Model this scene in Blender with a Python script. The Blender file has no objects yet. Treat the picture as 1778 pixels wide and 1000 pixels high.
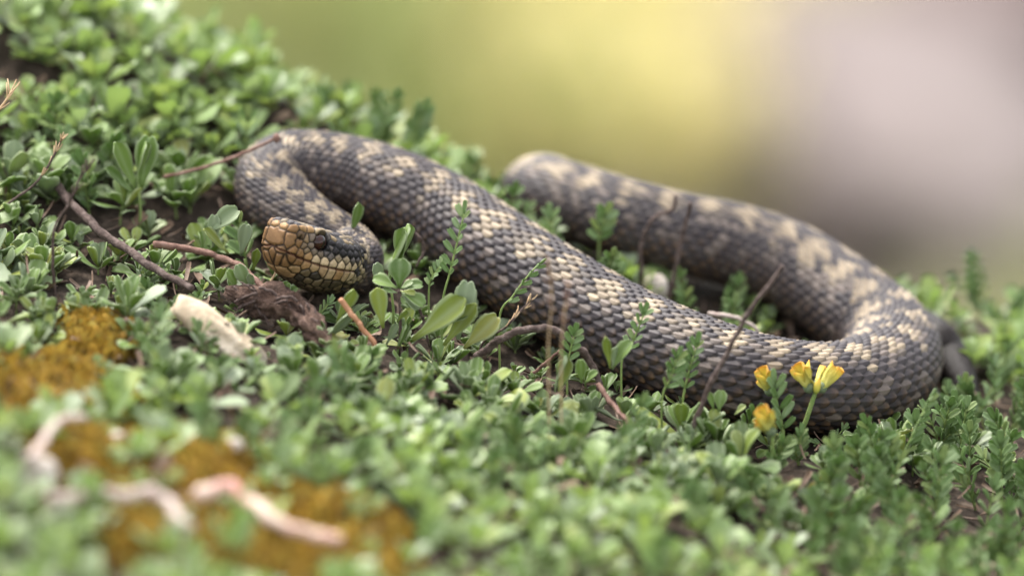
import bpy, math, random
import numpy as np
from mathutils import Vector, Matrix, Quaternion

# All lengths below are written in centimetres and turned to metres by S.
S = 0.01
rng = np.random.default_rng(7)
random.seed(7)
scene = bpy.context.scene
COL = scene.collection

# ------------------------------------------------------------------ camera, sky, sun, exposure
PITCH = math.radians(20.0)
LENS, SENSOR = 400.0, 36.0
PXCM = 63.5                                   # photo pixels per cm in the plane of focus
DIST = (1778 / PXCM) * LENS / SENSOR          # cm from the camera to the plane of focus
sp, cp = math.sin(PITCH), math.cos(PITCH)
FWD = np.array([0.0, cp, -sp]); UPV = np.array([0.0, sp, cp]); RGT = np.array([1.0, 0.0, 0.0])
CAM = -DIST * FWD
cam_d = bpy.data.cameras.new("camera")
cam_d.lens, cam_d.sensor_width = LENS, SENSOR
cam_d.clip_start, cam_d.clip_end = 0.05, 200.0
cam_d.dof.use_dof = True
cam_d.dof.focus_distance = (DIST - 0.1) * S
cam_d.dof.aperture_fstop = 4.0
cam_d.dof.aperture_blades = 0
cam = bpy.data.objects.new("camera", cam_d)
COL.objects.link(cam)
cam.location = Vector(CAM * S)
cam.rotation_euler = (math.pi / 2 - PITCH, 0, 0)
scene.camera = cam

SUN_EL, SUN_AZ = math.radians(58), math.radians(-35)     # high, a little behind on the left
world = bpy.data.worlds.new("World"); scene.world = world; world.use_nodes = True
wn = world.node_tree.nodes; wl = world.node_tree.links
sky = wn.new("ShaderNodeTexSky"); sky.sky_type = 'NISHITA'; sky.sun_disc = False
sky.sun_elevation = SUN_EL; sky.sun_rotation = SUN_AZ
sky.air_density = 1.0; sky.dust_density = 3.0; sky.ozone_density = 0.6
hs = wn.new("ShaderNodeHueSaturation"); hs.inputs["Saturation"].default_value = 0.18
wl.new(sky.outputs[0], hs.inputs["Color"])
wl.new(hs.outputs[0], wn["Background"].inputs["Color"])
wn["Background"].inputs["Strength"].default_value = 0.135
sun_d = bpy.data.lights.new("sun", 'SUN'); sun_d.energy = 1.2; sun_d.angle = math.radians(30)
sun_d.color = (1.0, 0.94, 0.84)
sun = bpy.data.objects.new("sun", sun_d); COL.objects.link(sun)
sdir = Vector((math.sin(SUN_AZ) * math.cos(SUN_EL), math.cos(SUN_AZ) * math.cos(SUN_EL), math.sin(SUN_EL)))
sun.rotation_euler = sdir.to_track_quat('Z', 'Y').to_euler()
scene.view_settings.view_transform = 'Standard'
scene.view_settings.look = 'None'
scene.view_settings.exposure = 2.25
scene.view_settings.gamma = 1.0
scene.view_settings.use_curve_mapping = False
scene.cycles.use_denoising = True
scene.cycles.max_bounces = 6
scene.cycles.transparent_max_bounces = 4
scene.cycles.caustics_reflective = False
scene.cycles.caustics_refractive = False

# ------------------------------------------------------------------ helpers
def ray(u, v):
    d = FWD * DIST + RGT * ((u - 889) / PXCM) + UPV * ((500 - v) / PXCM)
    return d / np.linalg.norm(d)

def pt(u, v, y):
    """point of the pixel's ray in the vertical plane at depth y"""
    d = ray(u, v); t = (y - CAM[1]) / d[1]
    return CAM + d * t

def project(P):
    P = np.asarray(P, float); q = P - CAM
    z = q @ FWD
    return 889 + PXCM * DIST * (q @ RGT) / z, 500 - PXCM * DIST * (q @ UPV) / z

def sstep(a, b, x):
    t = np.clip((x - a) / (b - a), 0, 1); return t * t * (3 - 2 * t)

# cheap smooth noise
_perm = rng.random((64, 64))
def vnoise(x, y):
    x = np.asarray(x, float); y = np.asarray(y, float)
    i = np.floor(x).astype(int); j = np.floor(y).astype(int)
    f = x - i; g = y - j
    f = f * f * (3 - 2 * f); g = g * g * (3 - 2 * g)
    p = lambda a, b: _perm[a % 64, b % 64]
    return (p(i, j) * (1 - f) + p(i + 1, j) * f) * (1 - g) + (p(i, j + 1) * (1 - f) + p(i + 1, j + 1) * f) * g - 0.5

def ridge_y(x):
    return np.interp(x, [-40, -9, -2, 0, 1, 3, 8, 13, 40], [16, 10.8, 8.2, 6.9, 6.6, 6.6, 6.9, 7.4, 7.0])

def h_base(x, y):
    x = np.asarray(x, float); y = np.asarray(y, float)
    xx = 24 * np.tanh(x / 24)
    b = np.interp(x, [-40, -6, 6, 12, 40], [0.36, 0.34, 0.20, 0.10, 0.06])
    yr = ridge_y(x)
    yp = np.maximum(y, 0)
    yc = np.minimum(yp, yr)
    z = -2.25 - 0.224 * xx + b * (np.sqrt(yc * yc + 1) - 1)
    over = np.maximum(y - yr, 0)
    z = z - np.where(over < 8, 0.07 * over ** 2, 0.07 * 64 + 1.12 * (over - 8))
    ny = np.maximum(-y - 3, 0)
    z = z - 0.02 * ny - 0.0008 * ny ** 2
    far = -78 - 0.06 * x + 0.02 * (y - 200)
    d = 14.0                                   # soft join of knoll and lower meadow
    k = np.clip(0.5 + 0.5 * (z - far) / d, 0, 1)
    z = far * (1 - k) + z * k + d * k * (1 - k) * 0.5
    return z

def h_ground(x, y):
    n = 0.9 * vnoise(x * 0.23 + 11, y * 0.23 + 5) + 0.45 * vnoise(x * 0.61, y * 0.61 + 9) + 0.18 * vnoise(x * 1.7, y * 1.7)
    # leave the bed of the snake alone, roughen the rest
    farw = 1 + 9 * sstep(30, 120, y)
    return h_base(x, y) + n * farw * 0.7

def on_ground(u, v, lift=0.0, f=h_base):
    """where the pixel's ray meets the ground raised by lift"""
    d = ray(u, v)
    t = np.linspace(DIST * 0.85, DIST * 2.6, 6000)
    P = CAM[None] + d[None] * t[:, None]
    g = P[:, 2] - (f(P[:, 0], P[:, 1]) + lift)
    k = int(np.argmax(g < 0))
    return P[k]

def set_props(o, label=None, cat=None, group=None, kind=None):
    if label: o["label"] = label
    if cat: o["category"] = cat
    if group: o["group"] = group
    if kind: o["kind"] = kind
    return o

def np_mesh(name, V, F, smooth=True):
    """V (n,3) in cm, F (m,k) index array or list"""
    me = bpy.data.meshes.new(name)
    V = np.asarray(V, float) * S
    if isinstance(F, np.ndarray):
        me.vertices.add(len(V)); me.vertices.foreach_set("co", V.ravel())
        m, k = F.shape
        me.loops.add(m * k); me.loops.foreach_set("vertex_index", F.ravel().astype(np.int32))
        me.polygons.add(m)
        me.polygons.foreach_set("loop_start", np.arange(0, m * k, k, dtype=np.int32))
        me.polygons.foreach_set("loop_total", np.full(m, k, dtype=np.int32))
        me.update(calc_edges=True); me.validate()
    else:
        me.from_pydata(V.tolist(), [], F)
    if smooth:
        me.polygons.foreach_set("use_smooth", np.ones(len(me.polygons), bool))
    me.update()
    return me

def col_attr(me, name, C):
    a = me.color_attributes.new(name, 'FLOAT_COLOR', 'POINT')
    C = np.asarray(C, np.float32)
    if C.shape[1] == 3: C = np.hstack([C, np.ones((len(C), 1), np.float32)])
    a.data.foreach_set("color", C.ravel())

def obj(name, me, mat, parent=None, loc=None):
    o = bpy.data.objects.new(name, me); COL.objects.link(o)
    if me is not None and mat is not None and not me.materials: me.materials.append(mat)
    if parent is not None: o.parent = parent
    if loc is not None: o.location = Vector(np.asarray(loc) * S)
    return o

def grid_faces(nr, nc, wrap=False):
    i = np.arange(nr - 1)[:, None]; j = np.arange(nc if wrap else nc - 1)[None]
    a = i * nc + j; b = i * nc + (j + 1) % nc
    return np.stack([a, b, b + nc, a + nc], -1).reshape(-1, 4)

def tube(P, R, nseg=8, caps=True):
    """tube mesh arrays along points P (n,3) with radii R"""
    P = np.asarray(P, float); n = len(P); R = np.broadcast_to(np.asarray(R, float), (n,))
    T = np.gradient(P, axis=0); T /= np.linalg.norm(T, axis=1)[:, None] + 1e-9
    ref = np.array([0.1, -0.3, 0.95]) if abs(T[0] @ np.array([0.1, -.3, .95])) < .9 else np.array([1., 0.2, 0])
    N = np.cross(T, ref); N /= np.linalg.norm(N, axis=1)[:, None] + 1e-9
    B = np.cross(T, N)
    a = np.arange(nseg) / nseg * 2 * math.pi
    V = P[:, None] + R[:, None, None] * (np.cos(a)[None, :, None] * N[:, None] + np.sin(a)[None, :, None] * B[:, None])
    V = V.reshape(-1, 3)
    F = grid_faces(n, nseg, True).tolist()
    if caps:
        F.append(list(range(nseg))[::-1]); F.append([(n - 1) * nseg + k for k in range(nseg)])
    return V, F

def spline(P, n):
    """Catmull-Rom through P, resampled to n points of even arc length"""
    P = np.asarray(P, float)
    Q = np.vstack([2 * P[0] - P[1], P, 2 * P[-1] - P[-2]])
    out = []
    for i in range(1, len(Q) - 2):
        t = np.linspace(0, 1, 24, endpoint=False)[:, None]
        p0, p1, p2, p3 = Q[i - 1:i + 3]
        out.append(0.5 * ((2 * p1) + (-p0 + p2) * t + (2 * p0 - 5 * p1 + 4 * p2 - p3) * t ** 2 + (-p0 + 3 * p1 - 3 * p2 + p3) * t ** 3))
    out.append(P[-1:])
    C = np.vstack(out)
    s = np.r_[0, np.cumsum(np.linalg.norm(np.diff(C, axis=0), axis=1))]
    return np.stack([np.interp(np.linspace(0, s[-1], n), s, C[:, k]) for k in range(3)], 1)

# ------------------------------------------------------------------ materials
class NT:
    def __init__(s, name):
        s.m = bpy.data.materials.new(name); s.m.use_nodes = True
        s.t = s.m.node_tree; s.n = s.t.nodes; s.l = s.t.links
        s.b = s.n["Principled BSDF"]; s.out = s.n["Material Output"]
    def add(s, kind, **kw):
        x = s.n.new(kind)
        for k, v in kw.items():
            if hasattr(x, k) and not k[0].isupper(): setattr(x, k, v)
            else: x.inputs[k.replace("_", " ")].default_value = v
        return x
    def noise(s, scale, detail=4, rough=.6, coord="Object"):
        tc = s.add("ShaderNodeTexCoord"); n = s.add("ShaderNodeTexNoise", Scale=scale, Detail=detail, Roughness=rough)
        s.l.new(tc.outputs[coord], n.inputs["Vector"]); return n
    def ramp(s, fac, stops):
        r = s.add("ShaderNodeValToRGB"); e = r.color_ramp.elements
        while len(e) > 1: e.remove(e[-1])
        e[0].position, e[0].color = stops[0][0], (*stops[0][1], 1)
        for p, c in stops[1:]:
            k = e.new(p); k.color = (*c, 1)
        s.l.new(fac, r.inputs[0]); return r
    def mix(s, fac, a, b, mode='MIX'):
        x = s.add("ShaderNodeMix", data_type='RGBA', blend_type=mode)
        for sock, val in ((x.inputs[0], fac), (x.inputs[6], a), (x.inputs[7], b)):
            if isinstance(val, (float, int)): sock.default_value = val
            elif isinstance(val, tuple): sock.default_value = (*val, 1)
            else: s.l.new(val, sock)
        return x.outputs[2]
    def bump(s, height, strength=.5, dist=.0005):
        b = s.add("ShaderNodeBump", Strength=strength, Distance=dist)
        s.l.new(height, b.inputs["Height"]); s.l.new(b.outputs[0], s.b.inputs["Normal"]); return b
    def set(s, **kw):
        for k, v in kw.items():
            sock = s.b.inputs[k.replace("_", " ")]
            if hasattr(v, "is_linked"): s.l.new(v, sock)
            else: sock.default_value = (*v, 1) if isinstance(v, tuple) and len(v) == 3 else v
        return s

def mat_noise(name, c1, c2, scale, rough=.8, bump=.4, bdist=.0006, c3=None, spec=.3):
    t = NT(name); n = t.noise(scale, 6)
    st = [(.3, c1), (.7, c2)] if c3 is None else [(.3, c1), (.5, c2), (.7, c3)]
    t.set(Base_Color=t.ramp(n.outputs["Fac"], st).outputs[0], Roughness=rough, Specular_IOR_Level=spec)
    n2 = t.noise(scale * 3.1, 5); t.bump(n2.outputs["Fac"], bump, bdist)
    return t.m

def mat_leaf(name, stops, rough=.46, trans=.26, rim=(.34, .40, .24), spec=.42, tcol=(.30, .44, .06)):
    """fleshy leaf: colour varies leaf by leaf, pale rim and midrib from the mesh's own 'lc' attribute"""
    t = NT(name)
    oi = t.add("ShaderNodeObjectInfo"); at = t.add("ShaderNodeAttribute", attribute_name="lc")
    sep = t.add("ShaderNodeSeparateColor"); t.l.new(at.outputs["Color"], sep.inputs[0])
    ad = t.add("ShaderNodeMath", operation='ADD'); t.l.new(oi.outputs["Random"], ad.inputs[0]); t.l.new(sep.outputs[2], ad.inputs[1])
    fr = t.add("ShaderNodeMath", operation='FRACT'); t.l.new(ad.outputs[0], fr.inputs[0])
    base = t.ramp(fr.outputs[0], stops).outputs[0]
    n = t.noise(900, 3)
    base = t.mix(t.ramp(n.outputs["Fac"], [(.35, (0, 0, 0)), (.75, (.3, .3, .3))]).outputs[0], base, (.18, .22, .11))
    mr = t.add("ShaderNodeMath", operation='MULTIPLY'); mr.inputs[1].default_value = .7; t.l.new(sep.outputs[0], mr.inputs[0])
    base = t.mix(mr.outputs[0], base, rim)
    t.set(Base_Color=base, Roughness=rough, Specular_IOR_Level=spec)
    t.bump(n.outputs["Fac"], .25, .0002)
    tr = t.add("ShaderNodeBsdfTranslucent"); br = t.mix(.6, base, tcol); t.l.new(br, tr.inputs["Color"])
    mx = t.add("ShaderNodeMixShader"); mx.inputs[0].default_value = trans
    t.l.new(t.b.outputs[0], mx.inputs[1]); t.l.new(tr.outputs[0], mx.inputs[2]); t.l.new(mx.outputs[0], t.out.inputs[0])
    return t.m

M = {}
M["soil"] = mat_noise("soil", (.035, .025, .018), (.12, .09, .065), 420, .95, .8, .001, c3=(.22, .17, .13))
M["leaf"] = mat_leaf("spoon_leaf", [(0, (.07, .13, .022)), (.22, (.115, .19, .035)), (.45, (.145, .22, .05)), (.55, (.15, .20, .095)), (.83, (.23, .275, .19)), (.87, (.25, .29, .05)), (.97, (.18, .24, .035)), (1, (.26, .24, .06))])
M["pinnate"] = mat_leaf("vetch_leaf", [(0, (.09, .17, .04)), (.4, (.15, .24, .08)), (.8, (.22, .30, .15)), (1, (.25, .31, .09))], .55, .25, (.24, .32, .16), .4)
M["stem"] = mat_noise("green_stem", (.12, .19, .05), (.22, .27, .09), 700, .6)
M["bark"] = mat_noise("twig_bark", (.022, .014, .012), (.075, .05, .042), 600, .85, .9, .0006, c3=(.14, .105, .095))
M["redbark"] = mat_noise("reddish_bark", (.06, .028, .02), (.15, .08, .06), 500, .75, .7, .0005, c3=(.21, .13, .105))
M["straw"] = mat_noise("straw", (.30, .19, .10), (.52, .38, .24), 500, .8)
M["orangestalk"] = mat_noise("dry_stalk", (.34, .15, .08), (.46, .24, .14), 300, .6)
M["paleroot"] = mat_noise("pale_root", (.24, .18, .155), (.42, .35, .31), 260, .75, c3=(.36, .24, .21))
M["pinkroot"] = mat_noise("pink_root", (.40, .17, .15), (.48, .33, .27), 90, .7, c3=(.50, .41, .34))
M["stone"] = mat_noise("beige_stone", (.27, .20, .13), (.44, .36, .26), 120, .9, .8, .0016, c3=(.52, .46, .38))
M["whitestone"] = mat_noise("white_stone", (.36, .30, .25), (.52, .47, .42), 160, .85)
M["moss"] = mat_noise("orange_moss", (.07, .042, .010), (.24, .13, .016), 110, .95, 1.0, .0016, c3=(.28, .20, .03))
M["mossfuzz"] = mat_leaf("moss_fuzz", [(0, (.07, .04, .014)), (.3, (.24, .125, .016)), (.7, (.42, .25, .03)), (1, (.34, .29, .06))], .8, .2, (.3, .2, .05), .15, (.4, .26, .03))
M["rootbark"] = mat_noise("dead_root", (.03, .018, .013), (.10, .06, .045), 350, .95, 1.0, .0015, c3=(.20, .13, .10))
M["litter"] = mat_noise("litter", (.05, .03, .02), (.15, .10, .07), 150, .9, c3=(.26, .20, .165))

# ------------------------------------------------------------------ ground: one sheet, fine near the snake
def graded(lo, a, b, hi, step, grow=1.18):
    mid = np.arange(a, b + step, step); l = []; x = a; st = step
    while x > lo: st *= grow; x -= st; l.append(x)
    r = []; x = mid[-1]; st = step
    while x < hi: st *= grow; x += st; r.append(x)
    return np.r_[np.array(l[::-1]), mid, np.array(r)]
gx = graded(-900, -20, 20, 900, .25, 1.12); gy = graded(-280, -22, 18, 2500, .25, 1.10)
GX, GY = np.meshgrid(gx, gy)
GZ = h_ground(GX, GY) - 0.25
gme = np_mesh("ground", np.stack([GX, GY, GZ], -1).reshape(-1, 3), grid_faces(len(gy), len(gx)))
t = NT("ground")
geo = t.add("ShaderNodeNewGeometry"); sx = t.add("ShaderNodeSeparateXYZ"); t.l.new(geo.outputs["Position"], sx.inputs[0])
mr = t.add("ShaderNodeMapRange"); mr.inputs[1].default_value = .18; mr.inputs[2].default_value = .6; t.l.new(sx.outputs[1], mr.inputs[0])
n1 = t.noise(300, 6); near = t.ramp(n1.outputs["Fac"], [(.3, (.015, .011, .008)), (.55, (.05, .037, .028)), (.75, (.12, .09, .07))]).outputs[0]
n2 = t.noise(6, 4); farc = t.ramp(n2.outputs["Fac"], [(.35, (.22, .22, .12)), (.5, (.20, .17, .14)), (.68, (.185, .152, .14))]).outputs[0]
t.set(Base_Color=t.mix(mr.outputs[0], near, farc), Roughness=.95, Specular_IOR_Level=.2)
t.bump(n1.outputs["Fac"], .8, .001)
ground = set_props(obj("ground", gme, t.m), kind="structure")

# ------------------------------------------------------------------ the snake
HB_PX = (597, 451)
HF = np.array([-.6, -.695, .398]); HF /= np.linalg.norm(HF)
HL = np.array([-HF[1], HF[0], 0.0]); HL /= np.linalg.norm(HL)
HU = np.cross(HF, HL)
HLEN = 3.15
HB = pt(*HB_PX, 1.65)

# spine behind the head: photo pixel and body radius; each lies on the ground below it
SP = [(600, 436, .80), (572, 417, .84), (533, 394, .88), (496, 364, .93), (474, 334, .97), (477, 308, 1.0), (505, 295, 1.04), (550, 298, 1.08), (615, 312, 1.13),
      (690, 340, 1.2), (766, 381, 1.25), (838, 431, 1.29), (915, 483, 1.31), (1000, 536, 1.32), (1092, 587, 1.33), (1190, 629, 1.33),
      (1290, 662, 1.33), (1390, 680, 1.32), (1475, 677, 1.31), (1530, 652, 1.30), (1548, 615, 1.29), (1528, 578, 1.28), (1482, 541, 1.27), (1430, 504, 1.26),
      (1363, 465, 1.25), (1275, 433, 1.23), (1178, 411, 1.2), (1080, 384, 1.17), (1015, 363, 1.13)]
CP = [HB + HF * HLEN, HB + HF * 1.6, HB + HF * .6, HB, HB - HF * .42 + np.array([0, .1, 0])]
CR = [.8, .8, .8, .78, .78]
for u, v, r in SP:
    CP.append(on_ground(u, v, r * .86 - .08)); CR.append(r)
last = CP[-1]
# the hidden end: turns away behind the last coil, runs along its far side and shows its tail at the right
tail_plan = [(-.85, .55, 1.1, -.1), (-1.2, 1.5, 1.08, -.1), (-1.2, 2.7, 1.05, -.2), (-.3, 3.8, 1.02, -.1), (1.2, 4.4, 1.0, 0), (2.6, 4.6, .96, 0), (4.6, 4.2, .92, 0), (6.6, 3.2, .82, -.5), (8.2, 1.5, .70, -.9)]
for dx, dy, r, dz in tail_plan:
    x, y = last[0] + dx, last[1] + dy
    CP.append(np.array([x, y, float(h_base(x, y)) + r * .9 + dz])); CR.append(r)
for u, v, r in [(1612, 588, .66), (1645, 622, .58), (1668, 660, .44), (1690, 710, .2)]:
    CP.append(on_ground(u, v, r * .9)); CR.append(r)
CP = np.array(CP)
seg = np.r_[0, np.cumsum(np.linalg.norm(np.diff(CP, axis=0), axis=1))]
NS = 2400
C = spline(CP, NS * 2)
for _ in range(60):                                    # gentle smoothing, head kept straight
    D = C.copy(); D[1:-1] = .25 * C[:-2] + .5 * C[1:-1] + .25 * C[2:]; C = D
sl = np.r_[0, np.cumsum(np.linalg.norm(np.diff(C, axis=0), axis=1))]
# rings: dense on the head, even on the body, coarser on the hidden end
tot = sl[-1]
# control radii by arc position
ci = [np.argmin(np.linalg.norm(C - p, axis=1)) for p in CP]
cs = sl[ci]
s_cap = HLEN - .42
cap = s_cap * 0
ss = [np.linspace(0.42, 4.2, 230)]
body_end = cs[5 + len(SP) - 1]
ss.append(np.arange(4.2, body_end, .030)); ss.append(np.arange(body_end, tot, .05))
ss = np.unique(np.r_[tuple(ss)])
Cc = np.stack([np.interp(ss, sl, C[:, k]) for k in range(3)], 1)
Rr = np.interp(ss, cs, CR)
k = np.ones(41) / 41
Rr = np.convolve(np.pad(Rr, 20, mode='edge'), k, 'valid')
T = np.gradient(Cc, axis=0); T /= np.linalg.norm(T, axis=1)[:, None]      # points to the tail
Fw = -T
up0 = np.array([.0, .22, 1.0]); up0 /= np.linalg.norm(up0)
wU = sstep(2.6, 5.0, ss)[:, None]
Uref = HU[None] * (1 - wU) + up0[None] * wU
Lf = np.cross(Uref, Fw); Lf /= np.linalg.norm(Lf, axis=1)[:, None]
Up = np.cross(Fw, Lf)
hx = HLEN - ss                                         # head coordinate: 0 at the neck, HLEN at the snout

# profile of the head
PX = [-1.2, -.3, .2, .7, 1.2, 1.7, 2.1, 2.5, 2.8, 3.15]
PW = [.80, .80, .90, 1.06, 1.08, .95, .80, .66, .58, .53]
PT = [.78, .72, .66, .66, .68, .69, .70, .70, .71, .70]
PB = [.76, .80, .90, 1.00, 1.02, .98, .90, .80, .70, .58]
PNt = [2.2, 2.3, 2.4, 2.5, 2.6, 2.9, 3.3, 3.6, 3.8, 4.0]   # boxiness of the upper half
def prof(x, A): return np.interp(x, PX, A)
NTH = 288
def section(w, zt, zb, nt, nb, n=NTH):
    a = np.linspace(0, 2 * math.pi, 720, endpoint=False)
    # a = 0 at the belly, rising on the snake's left
    sn, cs_ = np.sin(a), -np.cos(a)
    e = np.where(cs_ > 0, 2 / nt, 2 / nb)
    X = w * np.sign(sn) * np.abs(sn) ** e
    Z = np.where(cs_ > 0, zt, zb) * np.sign(cs_) * np.abs(cs_) ** e
    X = np.r_[X, X[0]]; Z = np.r_[Z, Z[0]]
    L = np.r_[0, np.cumsum(np.hypot(np.diff(X), np.diff(Z)))]
    q = np.linspace(0, L[-1], n, endpoint=False)
    return np.interp(q, L, X), np.interp(q, L, Z), L[-1]

rings = []; loc_head = []; circ = []
# snout cap: rings that shrink to the tip of a blunt box
ncap = 46
caps = []
for i in range(ncap):
    f = (i + .15) / ncap
    ang = f * math.pi / 2
    caps.append((HLEN - .42 + .42 * math.cos(ang) ** .75, math.sin(ang) ** .62))
x0 = HLEN - .42
allx = []
for xx, k in caps:
    w, zt, zb = prof(xx, PW) * k, prof(xx, PT) * k, prof(xx, PB) * k
    nt = 2.2 + (prof(xx, PNt) - 2.2) * min(1, k + .2)
    a, b, L = section(w, zt, zb, nt, 2.3)
    # the snout leans: upper lip further out than the chin
    z = b + .06 * (1 - k)
    xs = xx - .22 * np.clip(-z, 0, 1) + .05 * np.clip(z, 0, 1)
    rings.append(HB + HF * xs[:, None] + HL * a[:, None] + HU * z[:, None])
    loc_head.append(np.stack([xs, a, z], 1)); circ.append(L); allx.append(xx)
for i in range(len(ss)):
    x = hx[i]
    r = Rr[i]
    wb = 1 - sstep(-1.4, .1, x)                         # body share
    w = prof(x, PW) * (1 - wb) + r * (1.05 + .05 * float(vnoise(ss[i] * .45, 4.4))) * wb
    zt = prof(x, PT) * (1 - wb) + r * 1.0 * wb
    zb = prof(x, PB) * (1 - wb) + r * .80 * wb
    nt = prof(x, PNt) * (1 - wb) + 2.0 * wb
    nb = 2.2
    a, b, L = section(w, zt, zb, nt, nb)
    sh = -.22 * np.clip(-b, 0, 1) * sstep(1.6, 2.7, x) + .05 * np.clip(b, 0, 1) * sstep(2.2, 2.7, x)
    rings.append(Cc[i] + Fw[i] * sh[:, None] + Lf[i] * a[:, None] + Up[i] * b[:, None])
    loc_head.append(np.stack([x + sh, a, b], 1)); circ.append(L); allx.append(x)
RV = np.array(rings); LH = np.array(loc_head); circ = np.array(circ); allx = np.array(allx)
NR = len(RV)
# normals by finite difference
dA = np.roll(RV, -1, 1) - np.roll(RV, 1, 1)
dS = np.gradient(RV, axis=0)
Nn = np.cross(dA, dS); Nn /= np.linalg.norm(Nn, axis=2)[..., None] + 1e-9
if (Nn[NR // 2, NTH // 2] @ Up[len(ss) // 2]) < 0: Nn = -Nn

# --- body scales: rows of keeled, overlapping scales as relief; colour chosen scale by scale
NROW = 42
rad = np.r_[np.full(ncap, .8), Rr]
sall = np.r_[np.linspace(0, .41, ncap), ss]
dT = np.linalg.norm(np.gradient(T, axis=0), axis=1) / np.gradient(ss)          # curvature of the spine
kap = np.convolve(np.pad(np.r_[np.zeros(ncap), dT], 60, mode='edge'), np.ones(121) / 121, 'valid')
spc = .315 * rad * np.interp(sall, [0, 5, 16], [.80, .85, 1.0]) / (1 + .55 * kap * rad)
sig = np.r_[0, np.cumsum(np.diff(sall) / (.5 * (spc[1:] + spc[:-1])))]
Sg = np.repeat(sig[:, None], NTH, 1); th_ = np.arange(NTH) / NTH                       # rows are narrow on the back, broad on the flanks
Q = np.repeat((NROW * (th_ + .018 * np.sin(2 * math.pi * th_ * 1.0) * -1 - .014 * np.sin(4 * math.pi * th_) * -1))[None], NR, 0)
Hb = np.full((NR, NTH), -1.0); ID_i = np.zeros((NR, NTH)); ID_j = np.zeros((NR, NTH)); SA = np.zeros((NR, NTH)); SB = np.zeros((NR, NTH))
def hash2(i, j, k=0.):
    v = np.sin(i * 127.1 + j * 311.7 + k * 74.7) * 43758.5453
    return v - np.floor(v)
j0 = np.floor(Q)
for dj in (-1, 0, 1, 2):
    j = j0 + dj; jm = np.mod(j, NROW)
    off = .5 * np.mod(j, 2)
    i0 = np.floor(Sg - off)
    for di in (-1, 0, 1):
        i = i0 + di
        jit = (hash2(i, jm, 3) - .5) * .10
        a = Sg - off - i - .5 + jit                     # -.5 .. .5 is one spacing
        b = Q - j + (hash2(i, jm, 5) - .5) * .12
        tt = (a + .70) / 1.36                           # 0 at the base, 1 at the tip
        halfw = (.75 + .08 * hash2(i, jm, 8)) * np.clip(1 - np.abs((tt - .46) / .54) ** 2.0, 0, 1) ** .55
        inside = (tt > 0) & (tt < 1) & (np.abs(b) < halfw)
        e = np.abs(b) / np.maximum(halfw, 1e-3)
        hh = .12 + .88 * tt - .42 * e ** 2.2 - .22 * np.clip((tt - .8) / .2, 0, 1) ** 2 + .15 * np.exp(-(b / .11) ** 2) * np.clip(tt * 2, 0, 1)
        hh = np.where(inside, hh, -1)
        m = hh > Hb
        Hb = np.where(m, hh, Hb); ID_i = np.where(m, i, ID_i); ID_j = np.where(m, jm, ID_j); SA = np.where(m, tt, SA); SB = np.where(m, b / np.maximum(halfw, .05), SB)
groove = Hb < 0
Hb = np.clip(Hb, 0, None)

# pattern in scale space: d rows from the spine line, positive to the snake's left
dd = ID_j - NROW / 2; dd = np.where(dd > NROW / 2, dd - NROW, dd); ad = np.abs(dd)
oi_ = .5 * np.mod(ID_j, 2)
si = ID_i + oi_ + .5
per = np.interp(si, [0, 14, 30, 60], [2.5, 2.6, 3.0, 3.3])
ph = np.interp(sig, sig, np.cumsum(np.r_[0, np.diff(sig)] / np.interp(sig, [0, 14, 30, 60], [2.5, 2.6, 3.0, 3.3])))
phase = np.interp(si, sig, ph)
rnd = hash2(ID_i, ID_j, 1); rnd2 = hash2(ID_i, ID_j, 9); rnd3 = hash2(ID_i, ID_j, 13)
tri = 2 * np.abs(2 * (phase - np.floor(phase + .5))) - 1
zz = tri * 2.8 + (rnd - .5) * 1.4
dark_d = np.abs(dd - zz) < 2.4
dark_bar = (np.cos(phase * 2 * math.pi * 1.0 + np.sign(dd) * math.pi / 2) > .15) & (ad < 6.5)
dors_dark = dark_d | (dark_bar & (rnd < .35)) | (rnd3 > .93)
DK = np.array([.036, .030, .034]); DK2 = np.array([.062, .052, .054])
LT = np.array([.37, .295, .205]); LT2 = np.array([.20, .155, .11]); GR = np.array([.125, .10, .088]); BR = np.array([.18, .10, .045])
r1 = rnd2[..., None]
cd = DK * (1 - r1) + DK2 * r1
cl = LT * (1 - r1) + LT2 * r1
cg = GR * (.75 + .6 * r1)
mixd = sstep(-.5, .5, np.abs(dd - zz) - 2.75 + (rnd2 - .5) * 2.4) * np.where(dark_bar & (rnd < .35) | (rnd3 > .93), .25, 1)
colr = cd * (1 - mixd[..., None]) + cl * mixd[..., None]
edge_w = 6.0 + 1.6 * np.sin(phase * 2 * math.pi + np.sign(dd) * math.pi / 2)
flank = ad > edge_w
fl_light = rnd3 < np.interp(ad, [6, 9, 13, 22], [.36, .20, .08, .02])
fcol = np.where(fl_light[..., None], cg, cd * .95)
low = np.clip((ad - 8.5) / 5.5, 0, 1)[..., None]
mf = sstep(-.8, .8, ad - edge_w + (rnd - .5) * 2.6)[..., None]
colr = colr * (1 - mf) + fcol * mf
# lower scales: brown towards their free tip, as the skin itself is
tip = np.clip((SA - .55) / .4, 0, 1)[..., None] * np.clip(.15 + rnd3[..., None], 0, 1)
colr = colr * (1 - low * tip * .85) + BR * (low * tip * .85)
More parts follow.
